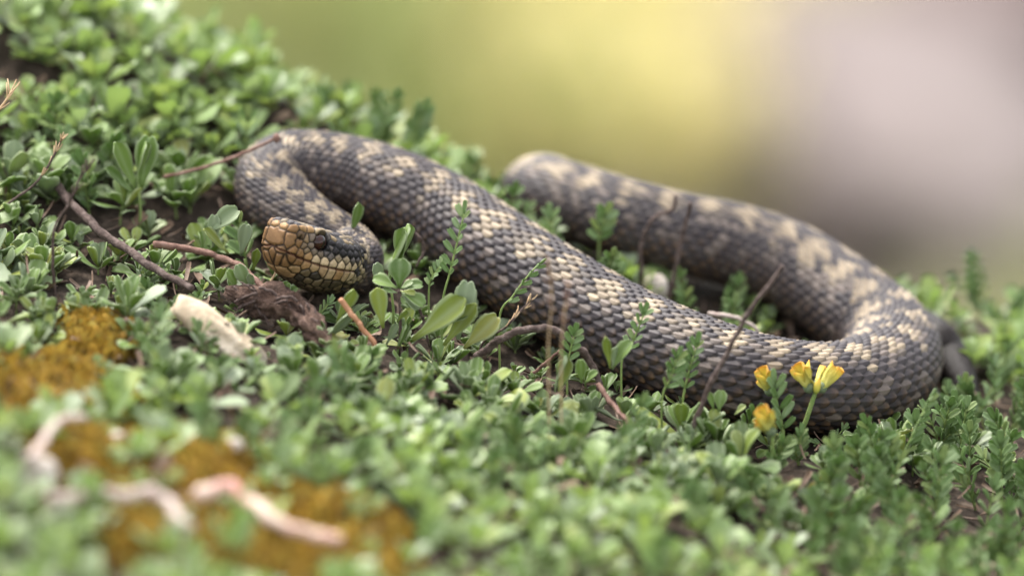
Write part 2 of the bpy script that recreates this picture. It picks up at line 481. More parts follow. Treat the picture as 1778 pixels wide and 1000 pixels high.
# keel slightly paler, rim and the skin between the scales darker
kee = np.exp(-(SB / .16) ** 2)[..., None]
colr = colr * (1 + .28 * kee) * (1 - .62 * np.clip((np.abs(SB) - .62) / .38, 0, 1)[..., None])* (1 - .5 * np.clip((SA - .88) / .12, 0, 1)[..., None])* (1 - .45 * np.clip((.42 - SA) / .3, 0, 1)[..., None])
strk = (hash2(np.floor(SB * 9), ID_i + ID_j * 17, 21) - .5)[..., None]
colr = colr * (1 + .22 * strk)
colr = np.where(groove[..., None], np.array([.02, .017, .016]), colr)
belly = (ad > 19.4)
colr = np.where(belly[..., None], np.array([.07, .06, .06]), colr)
tl = sstep(body_end + 9, body_end + 13, sall)[:, None, None]
colr = colr * (1 - tl) + np.array([.009, .005, .004]) * tl
disp_body = Hb * (.100 * rad[:, None] / 1.3)
disp_body = np.where(belly, .02, disp_body)

# --- head shields as relief round hand-placed centres
def zmouth(x): return np.interp(x, [.6, .8, 1.4, 2.0, 2.6, 3.0, 3.2], [-.20, -.20, -.25, -.26, -.20, -.12, -.08])
def ysurf(x, z):
    w, zt, zb, nt = prof(x, PW), prof(x, PT), prof(x, PB), prof(x, PNt)
    if z > 0: return w * max(0, 1 - (z / zt) ** nt) ** (1 / nt)
    return w * max(0, 1 - (-z / zb) ** 2.2) ** (1 / 2.2)
TAN = (.52, .39, .24); TANB = (.32, .19, .085); ORB = (.20, .108, .045); BLK = (.016, .013, .014); TOPL = (.26, .19, .11)
seeds = []   # x, y, z, id, colour, size
pid = [0]
def seed(x, y, z, c, new=True, mirror=True, same=False):
    if new: pid[0] += 1
    seeds.append((x, y, z, pid[0], c))
    if mirror and abs(y) > .02:
        seeds.append((x, -y, z, pid[0] + (0 if same else 10000), c))
# rostral and front
seed(3.14, .0, .12, ORB); seed(3.12, .17, .10, ORB, False, same=True); seed(3.12, .0, .34, ORB, False); seed(3.10, .15, .32, ORB, False, same=True)
seed(3.08, .16, .58, TANB); seed(2.98, .40, .52, ORB); seed(2.98, .44, .14, ORB); seed(2.99, .42, .32, ORB, False)
seed(2.80, .60, .22, ORB); seed(2.78, .58, .42, (.10, .06, .03)); seed(2.72, .50, .64, TANB); seed(2.42, .56, .64, TANB)
seed(2.20, .62, .62, TOPL); seed(2.02, .66, .62, TOPL, False); seed(1.86, .70, .61, TOPL, False)
EYE = np.array([2.10, .715, .35]); ER = .235
for k in range(10):
    a = k / 10 * 2 * math.pi + .2
    if .35 < a < 2.75: continue
    ex, ez = EYE[0] + .32 * math.cos(a), EYE[2] + .30 * math.sin(a)
    seed(ex, ysurf(ex, ez), ez, (.20, .15, .11) if math.cos(a) > -.2 else (.10, .085, .08))
seed(2.58, .66, .34, (.24, .16, .09)); seed(2.62, .67, .18, (.25, .17, .1)); seed(2.50, .69, .06, (.24, .17, .1))
nl = 9
lx = np.linspace(2.92, .82, nl)
for i, x in enumerate(lx):
    zm = zmouth(x); c = ORB if i < 2 else TAN
    z = zm + (.17 if i > 1 else .14)
    seed(x, ysurf(x, z), z, c if i != 2 else TANB)
    x2 = x - .05; z2 = zm - .13
    seed(x2, ysurf(x2, z2), z2, (ORB, ORB, TANB, (.40, .27, .14), (.36, .24, .13), (.42, .30, .17), TANB, (.45, .31, .18), TAN)[i])
seed(3.06, .22, -.06, ORB)
seed(3.0, 0, -.2, ORB); seed(2.95, .2, -.26, ORB); seed(2.86, .36, -.30, ORB)
seed(2.6, .22, -.58, (.28, .17, .08)); seed(2.35, .24, -.68, (.28, .17, .08), False); seed(2.55, .48, -.50, (.30, .19, .09))
CH = [(.07, .052, .03), (.10, .072, .04), (.045, .036, .024), (.13, .095, .05)]
rr = random.Random(3)
for ix in range(9):
    for iy in range(5):
        x = 2.2 - ix * .26; y = (iy + .5 * (ix % 2)) * .21
        w, zb = prof(x, PW), prof(x, PB)
        if y > w * .86: continue
        z = -zb * (1 - (y / w) ** 2.2) ** (1 / 2.2)
        if z > zmouth(x) - .26: continue
        seed(x, y + .001, z, rr.choice(CH), mirror=(y > .02))
# temples: dark stripe from the eye back, mottled above
for ix in range(7):
    for iz in range(4):
        x = 1.76 - ix * .25 + .12 * (iz % 2); z = .05 + iz * .165 + (.03 if x < 1 else 0)
        c = BLK if iz in (1, 2) else ((.30, .23, .15) if iz == 0 and ix % 3 else (.12, .10, .09))
        if iz == 3: c = TOPL if ix % 2 else (.13, .11, .10)
        if iz == 0 and ix > 3: c = (.09, .075, .07)
        seed(x, ysurf(x, z) , z, c)
for ix in range(13):
    for iy in range(5):
        x = 2.96 - ix * .23; y = (iy + .5 * (ix % 2)) * .22
        w, zt, nt = prof(x, PW), prof(x, PT), prof(x, PNt)
        if y > w * .74: continue
        if 1.78 < x < 2.3 and y > .52: continue
        if x > 2.3 and y > .40: continue
        z = zt * (1 - (y / w) ** nt) ** (1 / nt)
        c = (.20, .155, .10) if (ix * 7 + iy * 3) % 4 < 2 else (.06, .05, .052)
        if y < .12 and x < 1.6: c = BLK
        seed(x, y, z, c, mirror=(y > .02))
for i in range(5):                                       # behind the jaw
    for k in range(6):
        x = .62 - i * .2; z = -.75 + k * .2 + .1 * (i % 2)
        seed(x, ysurf(x, z), z, (.32, .25, .15) if (i + k) % 3 else (.05, .045, .045))
sx_ = np.array([s_[:3] for s_ in seeds]); sid = np.array([s_[3] for s_ in seeds]); scol = np.array([s_[4] for s_ in seeds])
hm = allx > -.75
LHh = LH[hm].reshape(-1, 3)
D2 = np.full(len(LHh), 9.); D1 = np.full(len(LHh), 9.); I1 = np.zeros(len(LHh), int)
out1 = np.zeros(len(LHh)); out2 = np.zeros(len(LHh))
wob = .025 * np.stack([vnoise(LHh[:, 0] * 9 + 3, LHh[:, 2] * 9), vnoise(LHh[:, 1] * 9, LHh[:, 0] * 9 + 7), vnoise(LHh[:, 2] * 9 + 20, LHh[:, 1] * 9)], 1)
for st in range(0, len(LHh), 4000):
    sl_ = slice(st, st + 4000)
    d = np.linalg.norm((LHh[sl_] + wob[sl_])[:, None] - sx_[None], axis=2)
    i1 = d.argmin(1); d1 = d[np.arange(len(i1)), i1]
    d_other = np.where(sid[None] == sid[i1][:, None], 9, d)
    d2 = d_other.min(1)
    I1[sl_] = i1; D1[sl_] = d1; D2[sl_] = d2
bord = (D2 - D1) * .5
plate = sstep(0, .055, bord)
cH = scol[I1] * (0.85 + .3 * hash2(sid[I1], 2.)[:, None])
cH = cH * (.80 + .4 * (vnoise(LHh[:, 0] * 14 + 40, LHh[:, 1] * 9 + LHh[:, 2] * 14)[:, None] + .5))
cH = cH * (.10 + .90 * sstep(.003, .030, bord)[:, None])
hd = .040 * plate
# mouth
zm = zmouth(LHh[:, 0]); inm = sstep(.70, .80, LHh[:, 0]) * (LHh[:, 2] < .3)
arch = .05 * np.exp(-(LHh[:, 1] / .14) ** 2) * (LHh[:, 0] > 2.7)
mo = np.exp(-((LHh[:, 2] - zm - arch) / .022) ** 2) * inm
hd = hd - .075 * mo
cH = cH * (1 - .85 * mo[:, None]) + np.array([.10, .035, .025]) * (.85 * mo[:, None])
# brow ridge, eye socket, nostril pit
for sgn in (1, -1):
    e = EYE * np.array([1, sgn, 1])
    de = np.linalg.norm(LHh - e, axis=1)
    hd = hd - .10 * sstep(.26, .19, de)
    cH = cH * (1 - .8 * sstep(.29, .23, de)[:, None])
    br = np.exp(-((LHh[:, 0] - 2.08) / .34) ** 2 - ((LHh[:, 2] - .60) / .09) ** 2 - ((LHh[:, 1] - sgn * .68) / .2) ** 2)
    hd = hd + .12 * br
    nd = np.linalg.norm((LHh - np.array([2.80, sgn * .60, .36])) / np.array([1, 1, 1.5]), axis=1)
    hd = hd - .07 * sstep(.075, .03, nd); cH = cH * (1 - .7 * sstep(.08, .03, nd)[:, None])
    jb = np.exp(-((LHh[:, 0] - 1.0) / .45) ** 2 - ((LHh[:, 2] - .1) / .3) ** 2 - ((LHh[:, 1] - sgn * 1.0) / .4) ** 2)
    hd = hd + .05 * jb
    can = np.exp(-((LHh[:, 2] - .64) / .07) ** 2 - ((np.abs(LHh[:, 1]) - .5) / .12) ** 2) * sstep(2.2, 2.5, LHh[:, 0]) * .5
    hd = hd + .04 * can
wh = sstep(-.15, .30, LHh[:, 0]).reshape(-1, NTH)
disp = disp_body.copy(); disp[hm] = disp_body[hm] * (1 - wh) + hd.reshape(-1, NTH) * wh
colr[hm] = colr[hm] * (1 - wh[..., None]) + cH.reshape(-1, NTH, 3) * wh[..., None]
colr = colr * .78
SV = RV + Nn * disp[..., None]
V = np.vstack([SV.reshape(-1, 3), (HB + HF * (HLEN + .0) + HU * .06)[None], Cc[-1:][0][None] + T[-1] * .05])
F = grid_faces(NR, NTH, True)
tri_tip = np.stack([np.full(NTH, NR * NTH), (np.arange(NTH) + 1) % NTH, np.arange(NTH)], 1)
V[-2] = SV[0].mean(0)
F = F.tolist() + tri_tip.tolist() + [[(NR - 1) * NTH + k for k in range(NTH)][::-1]]
sme = np_mesh("snake", V, F)
col_attr(sme, "pattern", np.vstack([colr.reshape(-1, 3), [ORB], [[.05, .05, .06]]]))
t = NT("snake_skin")
at = t.add("ShaderNodeAttribute", attribute_name="pattern")
n = t.noise(1600, 3)
cc = t.mix(.35, at.outputs["Color"], t.ramp(n.outputs["Fac"], [(.3, (.45, .45, .45)), (.7, (1, 1, 1))]).outputs[0], 'MULTIPLY')
t.set(Base_Color=cc, Roughness=.50, Specular_IOR_Level=.2)
t.bump(n.outputs["Fac"], .25, .0001)
snake = set_props(obj("snake", sme, t.m), "thick grey-black viper with tan zigzag back, lying coiled on the green plants", "snake")

# eyes
te = NT("eye")
tc = te.add("ShaderNodeTexCoord"); mp = te.add("ShaderNodeMapping"); te.l.new(tc.outputs["Object"], mp.inputs[0])
sxx = te.add("ShaderNodeSeparateXYZ"); te.l.new(mp.outputs[0], sxx.inputs[0])
ab = te.add("ShaderNodeMath", operation='ABSOLUTE'); te.l.new(sxx.outputs[0], ab.inputs[0])
irn = te.noise(1500, 4)
ir = te.ramp(irn.outputs["Fac"], [(.3, (.012, .005, .004)), (.7, (.035, .012, .008))]).outputs[0]
lt = te.add("ShaderNodeMath", operation='LESS_THAN'); te.l.new(ab.outputs[0], lt.inputs[0]); lt.inputs[1].default_value = .00032
te.set(Base_Color=te.mix(lt.outputs[0], ir, (.004, .004, .004)), Roughness=.08, Specular_IOR_Level=.3)
def uv_sphere(r, nu=32, nv=20):
    th = np.linspace(0, math.pi, nv); ph_ = np.linspace(0, 2 * math.pi, nu, endpoint=False)
    V = np.stack([np.outer(np.sin(th), np.cos(ph_)), np.outer(np.sin(th), np.sin(ph_)), np.outer(np.cos(th), np.ones(nu))], -1) * r
    return V.reshape(-1, 3), grid_faces(nv, nu, True)
RH = Matrix(((HF[0], HL[0], HU[0]), (HF[1], HL[1], HU[1]), (HF[2], HL[2], HU[2]))).to_4x4()
ev, ef = uv_sphere(ER)
eme = np_mesh("eye", ev, ef)
for sgn in (1, -1):
    e = EYE - np.array([0, .075, 0]); e = e * np.array([1, sgn, 1])
    P = HB + HF * e[0] + HL * e[1] + HU * e[2]
    o = obj("eye", eme, te.m, snake); o.matrix_world = Matrix.Translation(Vector(P * S)) @ RH
SPINE = Cc; SPR = Rr

# ------------------------------------------------------------------ leaf and twig shapes
def leaf_arrays(nr, nc, wmax=.23, pet=.035, belly=.66, curl=.10, cup=.35, thick=0., notch=0., t0=.22, fold=0.):
    """leaf along +Y, length 1, face up; returns verts, faces, attribute (rim/midrib, along, 0)"""
    t = np.interp(np.linspace(0, 1, nr), np.linspace(0, 1, 11), [0, .22, .38, .5, .61, .71, .80, .88, .945, .985, 1.0])
    kt = np.array([0, .12, .25, .4, .55, .68, .78, .87, .94, .98, 1.0]); kw = np.array([0, .05, .22, .55, .86, .99, 1.0, .93, .74, .50, .22])
    if t0 < .1: kw = np.array([0, .40, .68, .88, .98, 1.0, .98, .92, .80, .66, .50])     # leaflet or petal: broad almost from its base
    w = pet + (wmax - pet) * np.interp(t, kt, kw)
    c = np.linspace(-1, 1, nc)
    X = w[:, None] * c[None]
    Y = np.repeat(t[:, None], nc, 1) + notch * (np.abs(c)[None] - .5) * (t[:, None] > .97) * .1 - (t[:, None] > .9) * .04 * c[None] ** 2
    Z = curl * t[:, None] ** 2 + cup * w[:, None] * c[None] ** 2 * sstep(.2, .6, t)[:, None] + fold * np.abs(X)
    rimv = 1.0 if nc > 5 else .22
    A = np.stack([rimv * np.clip((np.abs(c)[None] - .67) / .33, 0, 1) * np.ones_like(X) + .35 * (np.abs(c)[None] < .15) * np.ones_like(X), np.repeat(t[:, None], nc, 1), np.zeros_like(X)], -1).reshape(-1, 3)
    V = np.stack([X, Y, Z], -1).reshape(-1, 3); F = grid_faces(nr, nc)
    if thick > 0:
        n = nr * nc
        V2 = V - np.array([0, 0, thick]) * (1 - .55 * np.abs(np.tile(c, nr))[:, None])
        F2 = F[:, ::-1] + n
        b = [k for k in range(nc)] + [i * nc + nc - 1 for i in range(1, nr)] + [(nr - 1) * nc + k for k in range(nc - 2, -1, -1)] + [i * nc for i in range(nr - 2, 0, -1)]
        b = np.array(b); b2 = np.roll(b, -1)
        rimf = np.stack([b2, b, b + n, b2 + n], 1)
        V = np.vstack([V, V2]); F = np.vstack([F, F2, rimf]); A = np.vstack([A, A])
    return V, F, A

HI, LO = [], []
for (wm, cu, cp_, no) in [(.22, .10, .4, 0), (.26, -.10, .3, 1), (.19, .20, .5, 0), (.28, -.22, .5, 1), (.23, .02, -.3, 0)]:
    V, F, A = leaf_arrays(11, 7, wm, .04, .70, cu, cp_, .045, no); me = np_mesh("leaf", V, F); col_attr(me, "lc", A); me.materials.append(M["leaf"]); HI.append(me)
    LO.append(leaf_arrays(8, 3, wm, .04, .70, cu, cp_, 0, no))
PHI, PLO = [], []
for (wm, cu) in [(.20, .10), (.18, .2), (.22, 0)]:
    V, F, A = leaf_arrays(7, 5, wm, .05, .62, cu, .1, .03, 1, .02, .55); me = np_mesh("leaflet", V, F); col_attr(me, "lc", A); me.materials.append(M["pinnate"]); PHI.append(me)
    PLO.append(leaf_arrays(5, 3, wm, .05, .62, cu, .1, 0, 1, .02, .55))

def frame(pos, d, nrm, scale):
    """4x4 (cm): +Y along d, +Z near nrm"""
    d = np.asarray(d, float); d = d / (np.linalg.norm(d) + 1e-9)
    z = np.asarray(nrm, float) - d * (np.asarray(nrm, float) @ d); z /= np.linalg.norm(z) + 1e-9
    x = np.cross(d, z)
    Mx = np.eye(4); sc = np.broadcast_to(np.asarray(scale, float), (3,))
    Mx[:3, 0] = x * sc[0]; Mx[:3, 1] = d * sc[1]; Mx[:3, 2] = z * sc[2]; Mx[:3, 3] = pos
    return Mx
def to_matrix(Mx):
    m = Mx.copy(); m[:3, 3] *= S
    return Matrix(m.tolist())

R_ = random.Random(11)
def rosette(height, size, n=None):
    """spoon-leaved rosette about the origin: [(kind, variant, matrix)], stem points"""
    n = n or R_.randint(6, 10); out = []; a0 = R_.uniform(0, 6.28)
    lean = np.array([R_.uniform(-.25, .25), R_.uniform(-.25, .15), 0]) * height
    for k in range(n):
        az = a0 + k * 2.4 + R_.uniform(-.3, .3)
        f = k / max(1, n - 1)
        el = math.radians(18 + 58 * f + R_.uniform(-14, 14))
        L = size * (1.05 - .45 * f) * R_.uniform(.8, 1.2)
        d = np.array([math.cos(az) * math.cos(el), math.sin(az) * math.cos(el), math.sin(el)])
        up = np.array([-math.cos(az) * math.sin(el), -math.sin(az) * math.sin(el), math.cos(el)])
        up = up + np.array([R_.uniform(-.35, .35), R_.uniform(-.35, .35), 0])
        pos = lean * (.6 + .4 * f) + np.array([0, 0, height * (.55 + .45 * f)])
        out.append(("s", R_.randrange(5), frame(pos, d, up, L * np.array([R_.uniform(.85, 1.2), 1, 1]))))
    stem = np.array([[0, 0, -.35], lean * .3 + [0, 0, height * .4], lean + [0, 0, height]])
    return out, stem

def pinnate(P, pairs, size, nrm=(0, -.6, .8), t0=.3, open_=.95):
    """vetch leaf: leaflets in pairs along the stalk P"""
    P = spline(P, 24); out = []
    nrm = np.asarray(nrm, float)
    for k in range(pairs):
        f = t0 + (1 - t0) * k / max(1, pairs - 1) * .97
        i = min(22, int(f * 23)); p = P[i]; tan = P[i + 1] - P[i - 1]; tan /= np.linalg.norm(tan)
        side = np.cross(tan, nrm); side /= np.linalg.norm(side)
        L = size * (1 - .25 * abs(f - .55)) * R_.uniform(.88, 1.1)
        for sg in (-1, 1):
            d = side * sg * open_ + tan * (.55 + .4 * f) + nrm * R_.uniform(.1, .5)
            out.append(("p", R_.randrange(3), frame(p, d, nrm + side * sg * -.35 + tan * R_.uniform(-.2, .2), L)))
    tan = P[-1] - P[-3]
    out.append(("p", 0, frame(P[-1], tan, nrm, size * .95)))
    return out, P

def build_plant(name, leaves, stems, base, label, cat, group, stem_mat="stem", stem_r=.035, extra=None):
    """one plant: an Empty at its base; stem and each leaf are its parts"""
    base = np.asarray(base, float)
    root = bpy.data.objects.new(name, None); COL.objects.link(root); root.empty_display_size = .005
    root.location = Vector(base * S)
    set_props(root, label, cat, group)
    for st in stems:
        st = np.asarray(st); n = len(st)
        V, F = tube(spline(st, 8) if n < 8 else st, np.linspace(stem_r * 1.15, stem_r * .75, 8 if n < 8 else n), 6)
        obj("stem", np_mesh("stem", V, F), M[stem_mat], root)
    for kd, v, Mx in leaves:
        me = (HI if kd == "s" else PHI)[v]
        o = bpy.data.objects.new("leaf" if kd == "s" else "leaflet", me); COL.objects.link(o)
        o.parent = root; o.matrix_local = to_matrix(Mx)
    return root

def bake(items, lib, name, mat):
    """many leaves joined into one ground-cover mesh"""
    Vs, Fs, As = [], [], []; off = 0
    by = {}
    for v, Mx, r in items: by.setdefault(v, []).append((Mx, r))
    for v, L in by.items():
        V0, F0, A0 = lib[v]; n = len(V0)
        Ms = np.array([m for m, _ in L]); rs = np.array([r for _, r in L])
        W = np.einsum('kij,nj->kni', Ms[:, :3, :3], V0) + Ms[:, None, :3, 3]
        Vs.append(W.reshape(-1, 3))
        Fs.append((F0[None] + (np.arange(len(L)) * n)[:, None, None] + off).reshape(-1, 4))
        a = np.repeat(A0[None], len(L), 0).copy(); a[:, :, 2] = rs[:, None]; As.append(a.reshape(-1, 3))
        off += len(L) * n
    me = np_mesh(name, np.vstack(Vs), np.vstack(Fs)); col_attr(me, "lc", np.vstack(As))
    return obj(name, me, mat)

# ------------------------------------------------------------------ scattered ground cover
def spine_clear(x, y):
    d = np.hypot(SPINE[::12, 0] - x, SPINE[::12, 1] - y) - SPR[::12]
    return d.min()
MOSS = [(75, 668, 150, 58), (175, 585, 60, 38), (305, 795, 150, 70), (575, 895, 120, 42), (560, 965, 170, 46), (400, 945, 90, 42), (235, 940, 80, 40), (125, 780, 75, 55)]
def moss_w(u, v):
    w = 0
    for cu, cv, a, b in MOSS: w = max(w, 1 - math.hypot((u - cu) / a, (v - cv) / b))
    return w
CLEAR = [(820, 560, 1065, 660), (390, 490, 585, 590), (300, 500, 460, 615), (585, 515, 660, 600), (1310, 610, 1480, 755), (80, 290, 345, 490), (260, 420, 480, 515), (650, 440, 870, 600)]
plants = []
cell = .84
for x0 in np.arange(-21, 21, cell):
    for y0 in np.arange(-24, 19, cell):
        x = x0 + R_.uniform(0, cell); y = y0 + R_.uniform(0, cell)
        if y > ridge_y(x) + 3.5: continue
        z = float(h_ground(x, y)) - .2
        u, v = project(np.array([x, y, z + .5]))
        mw = moss_w(u, v)
        if mw > 0 and R_.random() < .82: continue
        if -.25 < mw <= 0 and R_.random() < .2: continue
        # clearings of litter and soil
        if vnoise(x * .55 + 31, y * .55 + 2) > .30 and R_.random() < .6: continue
        cl = spine_clear(x, y)
        if cl < -.05: continue
        # under and before the raised head the plants stay low
        dh = min(math.hypot(x - q[0], y - q[1]) for q in (HB, HB + HF * 1.2, HB + HF * 2.4, HB + HF * 3.1))
        hmax = 9.
        if dh < 1.5: hmax = .22 + .28 * dh
        for bu0, bv0, bu1, bv1 in CLEAR:                     # low plants before the things that stand free in the photo
            if bu0 < u < bu1 and v > .5 * (bv0 + bv1) and v - 90 < bv1: hmax = min(hmax, max(.42, (v - bv1) / PXCM))
        pr = .08 + .62 * sstep(1150, 1500, u) * sstep(560, 720, v) + .25 * sstep(1500, 1700, u) + .12 * sstep(500, 700, u) * sstep(430, 250, v)
        plants.append((x, y, z, u, v, cl, hmax, R_.random() < pr))
LANDMARKS = [((560, 470), "under the snake's raised head"), ((440, 400), "at the outer bend of the snake's neck"), ((600, 250), "on the rise behind the snake's front coil"), ((720, 500), "before the snake's front coil"),
             ((880, 590), "by the arched dark twig"), ((1020, 640), "below the end of the arched twig"), ((1050, 430), "in the gap between front and rear coils"), ((1240, 520), "beside the pale arched twig inside the snake's loop"),
             ((1220, 700), "at the foot of the tall thin twig"), ((1400, 780), "below the yellow flowers"), ((1580, 800), "under the snake's right bend"), ((1700, 650), "beside the snake's dark tail"),
             ((1700, 850), "on the open slope below the snake's tail"), ((500, 560), "round the gnarled root"), ((370, 600), "round the beige stone slab"), ((230, 470), "along the long dark twig"), ((390, 300), "under the thin reddish twig with the knob"),
             ((90, 300), "round the bristly dry stalk"), ((150, 180), "on the upper slope above the bristly stalk"), ((130, 540), "between the long dark twig and the moss"), ((720, 700), "in the green carpet below the round-leaved rosette"), ((950, 760), "in the green carpet below the arched twig"), ((1150, 820), "in the green carpet left of the golden moss tuft")]
def near_what(u, v): return min(LANDMARKS, key=lambda q: math.hypot(q[0][0] - u, q[0][1] - v))[1]
def dist_focus(p): return abs((np.array([p[0], p[1], p[2]]) - CAM) @ FWD - (DIST - .45))
cand = sorted((i for i, p in enumerate(plants) if -20 < p[3] < 1798 and 0 < p[4] < 1010), key=lambda i: dist_focus(plants[i]))
solo_s = set([i for i in cand if not plants[i][7]][:230]); solo_p = set([i for i in cand if plants[i][7]][:110])
S_stuff, P_stuff, stem_stuff = [], [], []
for i, (x, y, z, u, v, cl, hmax, pin) in enumerate(plants):
    base = np.array([x, y, z])
    kq = np.argmin(np.hypot(SPINE[::12, 0] - x, SPINE[::12, 1] - y)); near = cl < 1.2 and y < SPINE[::12, 1][kq]
    if pin:
        hgt = min(R_.uniform(1.0, 1.8), hmax + .3)
        if near: hgt *= .8
        lean = R_.uniform(-.45, .45), R_.uniform(-.5, .3)
        P = np.array([[0, 0, -.2], [lean[0] * .3, lean[1] * .2, hgt * .45], [lean[0], lean[1], hgt]])
        lv, stp = pinnate(P, R_.randint(4, 6), R_.uniform(.44, .6) * min(1, hgt), (lean[0], lean[1] - .5, .7))
        sts = [stp]
        if R_.random() < .6:
            az = R_.uniform(0, 6.28); q = np.array([math.cos(az), math.sin(az), 0]) * R_.uniform(.4, .8)
            P2 = np.array([[0, 0, -.2], q * .3 + [0, 0, hgt * .4], q + [0, 0, hgt * R_.uniform(.6, .95)]])
            lv2, stp2 = pinnate(P2, R_.randint(4, 5), R_.uniform(.34, .46) * min(1, hgt), q * .6 + np.array([0, -.3, .7])); lv += lv2; sts.append(stp2)
    else:
        hgt = min(R_.uniform(.15, .65), hmax); size = (R_.uniform(.55, .85) if R_.random() < .35 else R_.uniform(.8, 1.35)) * (1 if hmax > 5 else min(1, .42 + hmax * .6))
        if u < 450 and v < 480: size *= 1.15
        if near: hgt *= .7; size *= .85
        lv, stp = rosette(hgt, size); sts = [stp]
        if R_.random() < .7:                     # a second smaller shoot of the same plant
            lv2, _ = rosette(hgt * .5, size * .7, R_.randint(4, 6))
            ofs = np.array([R_.uniform(-.4, .4), R_.uniform(-.4, .4), 0])
            for k, vv, Mx in lv2: Mx[:3, 3] += ofs; lv.append((k, vv, Mx))
    if i in solo_s: build_plant("leafy_plant", lv, sts, base, ("large" if size > 1.02 else "small") + " spoon-leaved green plant " + near_what(u, v), "plant", "spoon-leaved plants in the ground cover")
    elif i in solo_p: build_plant("vetch_plant", lv, sts, base, ("two-stemmed" if len(sts) > 1 else "single-stemmed") + " feathery vetch plant " + near_what(u, v), "plant", "vetch plants in the ground cover", stem_r=.028)
    else:
        for k, vv, Mx in lv:
            Mx = Mx.copy(); Mx[:3, 3] += base
            (S_stuff if k == "s" else P_stuff).append((vv, Mx, R_.random()))
set_props(bake(S_stuff, LO, "ground_cover", M["leaf"]), "mat of small fleshy green leaves covering the slope", "ground cover", kind="stuff")
set_props(bake(P_stuff, PLO, "vetch_cover", M["pinnate"]), "mat of feathery green vetch leaves covering the slope", "ground cover", kind="stuff")

# dead leaves, bits of stalk on the soil
items = []
lit = [leaf_arrays(4, 3, .3, .1, .5, .2, .6), leaf_arrays(4, 3, .12, .08, .5, .3, .8), leaf_arrays(4, 3, .05, .04, .5, .25, .5)]
for k in range(4200):
    x = R_.uniform(-20, 20); y = R_.uniform(-23, 14)
    if y > ridge_y(x) + 1: continue
    z = float(h_ground(x, y)) - .22 + (R_.uniform(0, .12) if k % 5 else R_.uniform(.25, .7))
    if k % 5 == 0 and spine_clear(x, y) < .3: continue
    az = R_.uniform(0, 6.28); el = R_.uniform(-.2, .5)
    v = R_.choice((0, 1, 1, 2, 2))
    items.append((v, frame((x, y, z), (math.cos(az), math.sin(az), el), (R_.uniform(-.5, .5), R_.uniform(-.5, .5), 1), R_.uniform(.3, .7) * (1.2 if v == 2 else 1)), R_.random()))
set_props(bake(items, lit, "leaf_litter", M["litter"]), "scraps of dry brown leaves and stalks on the soil", "leaf litter", kind="stuff")

# ------------------------------------------------------------------ moss cushions
def cushion(name, c, a, b, hgt, mat, label, seedv, n=46, group=None):
    g = np.linspace(-1, 1, n); X, Y = np.meshgrid(g, g)
    rr = np.hypot(X, Y) * (1 + .5 * vnoise(X * 1.7 + seedv, Y * 1.7 + 3))
    dome = np.clip(1 - rr ** 2, -.35, 1)
    x = c[0] + X * a; y = c[1] + Y * b
    lump = .5 * vnoise(x * 1.3 + seedv, y * 1.3) + .45 * vnoise(x * 3.3, y * 3.3 + seedv) + .35 * vnoise(x * 8, y * 8)
    z = h_ground(x, y) - .25 + hgt * dome + .55 * hgt * lump * np.clip(dome + .4, 0, 1)
    root = obj(name, np_mesh(name, np.stack([x, y, z], -1).reshape(-1, 3), grid_faces(n, n)), mat)
    fz = []
    for q in range(n * n // 3):
        a_, b_2 = R_.randrange(3, n - 3), R_.randrange(3, n - 3)
        if dome[a_, b_2] < .02: continue
        fz.append((0, frame((x[a_, b_2] + R_.uniform(-.1, .1), y[a_, b_2] + R_.uniform(-.1, .1), z[a_, b_2] - .05), (R_.uniform(-.6, .6), R_.uniform(-.6, .6), 1), (R_.uniform(-1, 1), R_.uniform(-1, 1), .3), R_.uniform(.18, .42) * np.array([1.6, 1, 1])), R_.random()))
    fo = bake(fz, [leaf_arrays(4, 3, .2, .1, .5, .2, .4)], "moss_fuzz", M["mossfuzz"]); fo.parent = root; fo["kind"] = "stuff"
    return set_props(root, label, "moss", group)
for k, (cu, cv, a, b) in enumerate(MOSS):
    c = on_ground(cu, cv, 0, h_ground)
    cushion("moss_cushion", c, a / PXCM * 1.25, b / PXCM / .36 * 1.15, .55, M["moss"], ["broad orange moss cushion at the edge left of the beige stone", "small orange moss cushion just below the long dark twig", "wide orange moss cushion above the pale crooked root", "orange moss cushion beyond the tip of the pink root", "orange moss cushion in front of the pink root", "orange moss cushion between crooked and pink roots", "small orange moss cushion below the crooked root", "orange moss cushion beside the pale forked root"][k], k * 5.1, 60, "orange moss cushions")

# ------------------------------------------------------------------ twigs, stalks, roots
def px_line(pts, y=None, lift=.45):
    return [pt(u, v, yy if yy is not None else y) if (yy is not None or y is not None) else on_ground(u, v, lift, h_ground) for (u, v, yy) in [(p + (None,))[:3] for p in pts]]
def twig(name, pts, r0, r1, mat, label, cat, y=None, lift=.45, ground_end=False, knots=.18, nseg=8, n=None):
    P = px_line(pts, y, lift)
    if ground_end:
        q = P[0]; P = [np.array([q[0] + .05, q[1], float(h_ground(q[0], q[1])) - .35])] + P
    n = n or 14 + 8 * len(pts)
    C_ = spline(P, n)
    f = np.linspace(0, 1, n)
    R = (r0 + (r1 - r0) * f) * (1 + knots * np.array([vnoise(k * .9, r0 * 90 + len(pts)) * 2 for k in range(n)]))
    C_ = C_ + np.array([[vnoise(k * .35, 3.3), vnoise(k * .35, 9.1), vnoise(k * .35, 17.7)] for k in range(n)]) * r0 * .9
    V, F = tube(C_, R, nseg)
    o = obj(name, np_mesh(name, V, F), M[mat])
    set_props(o, label, cat)
    return o, C_
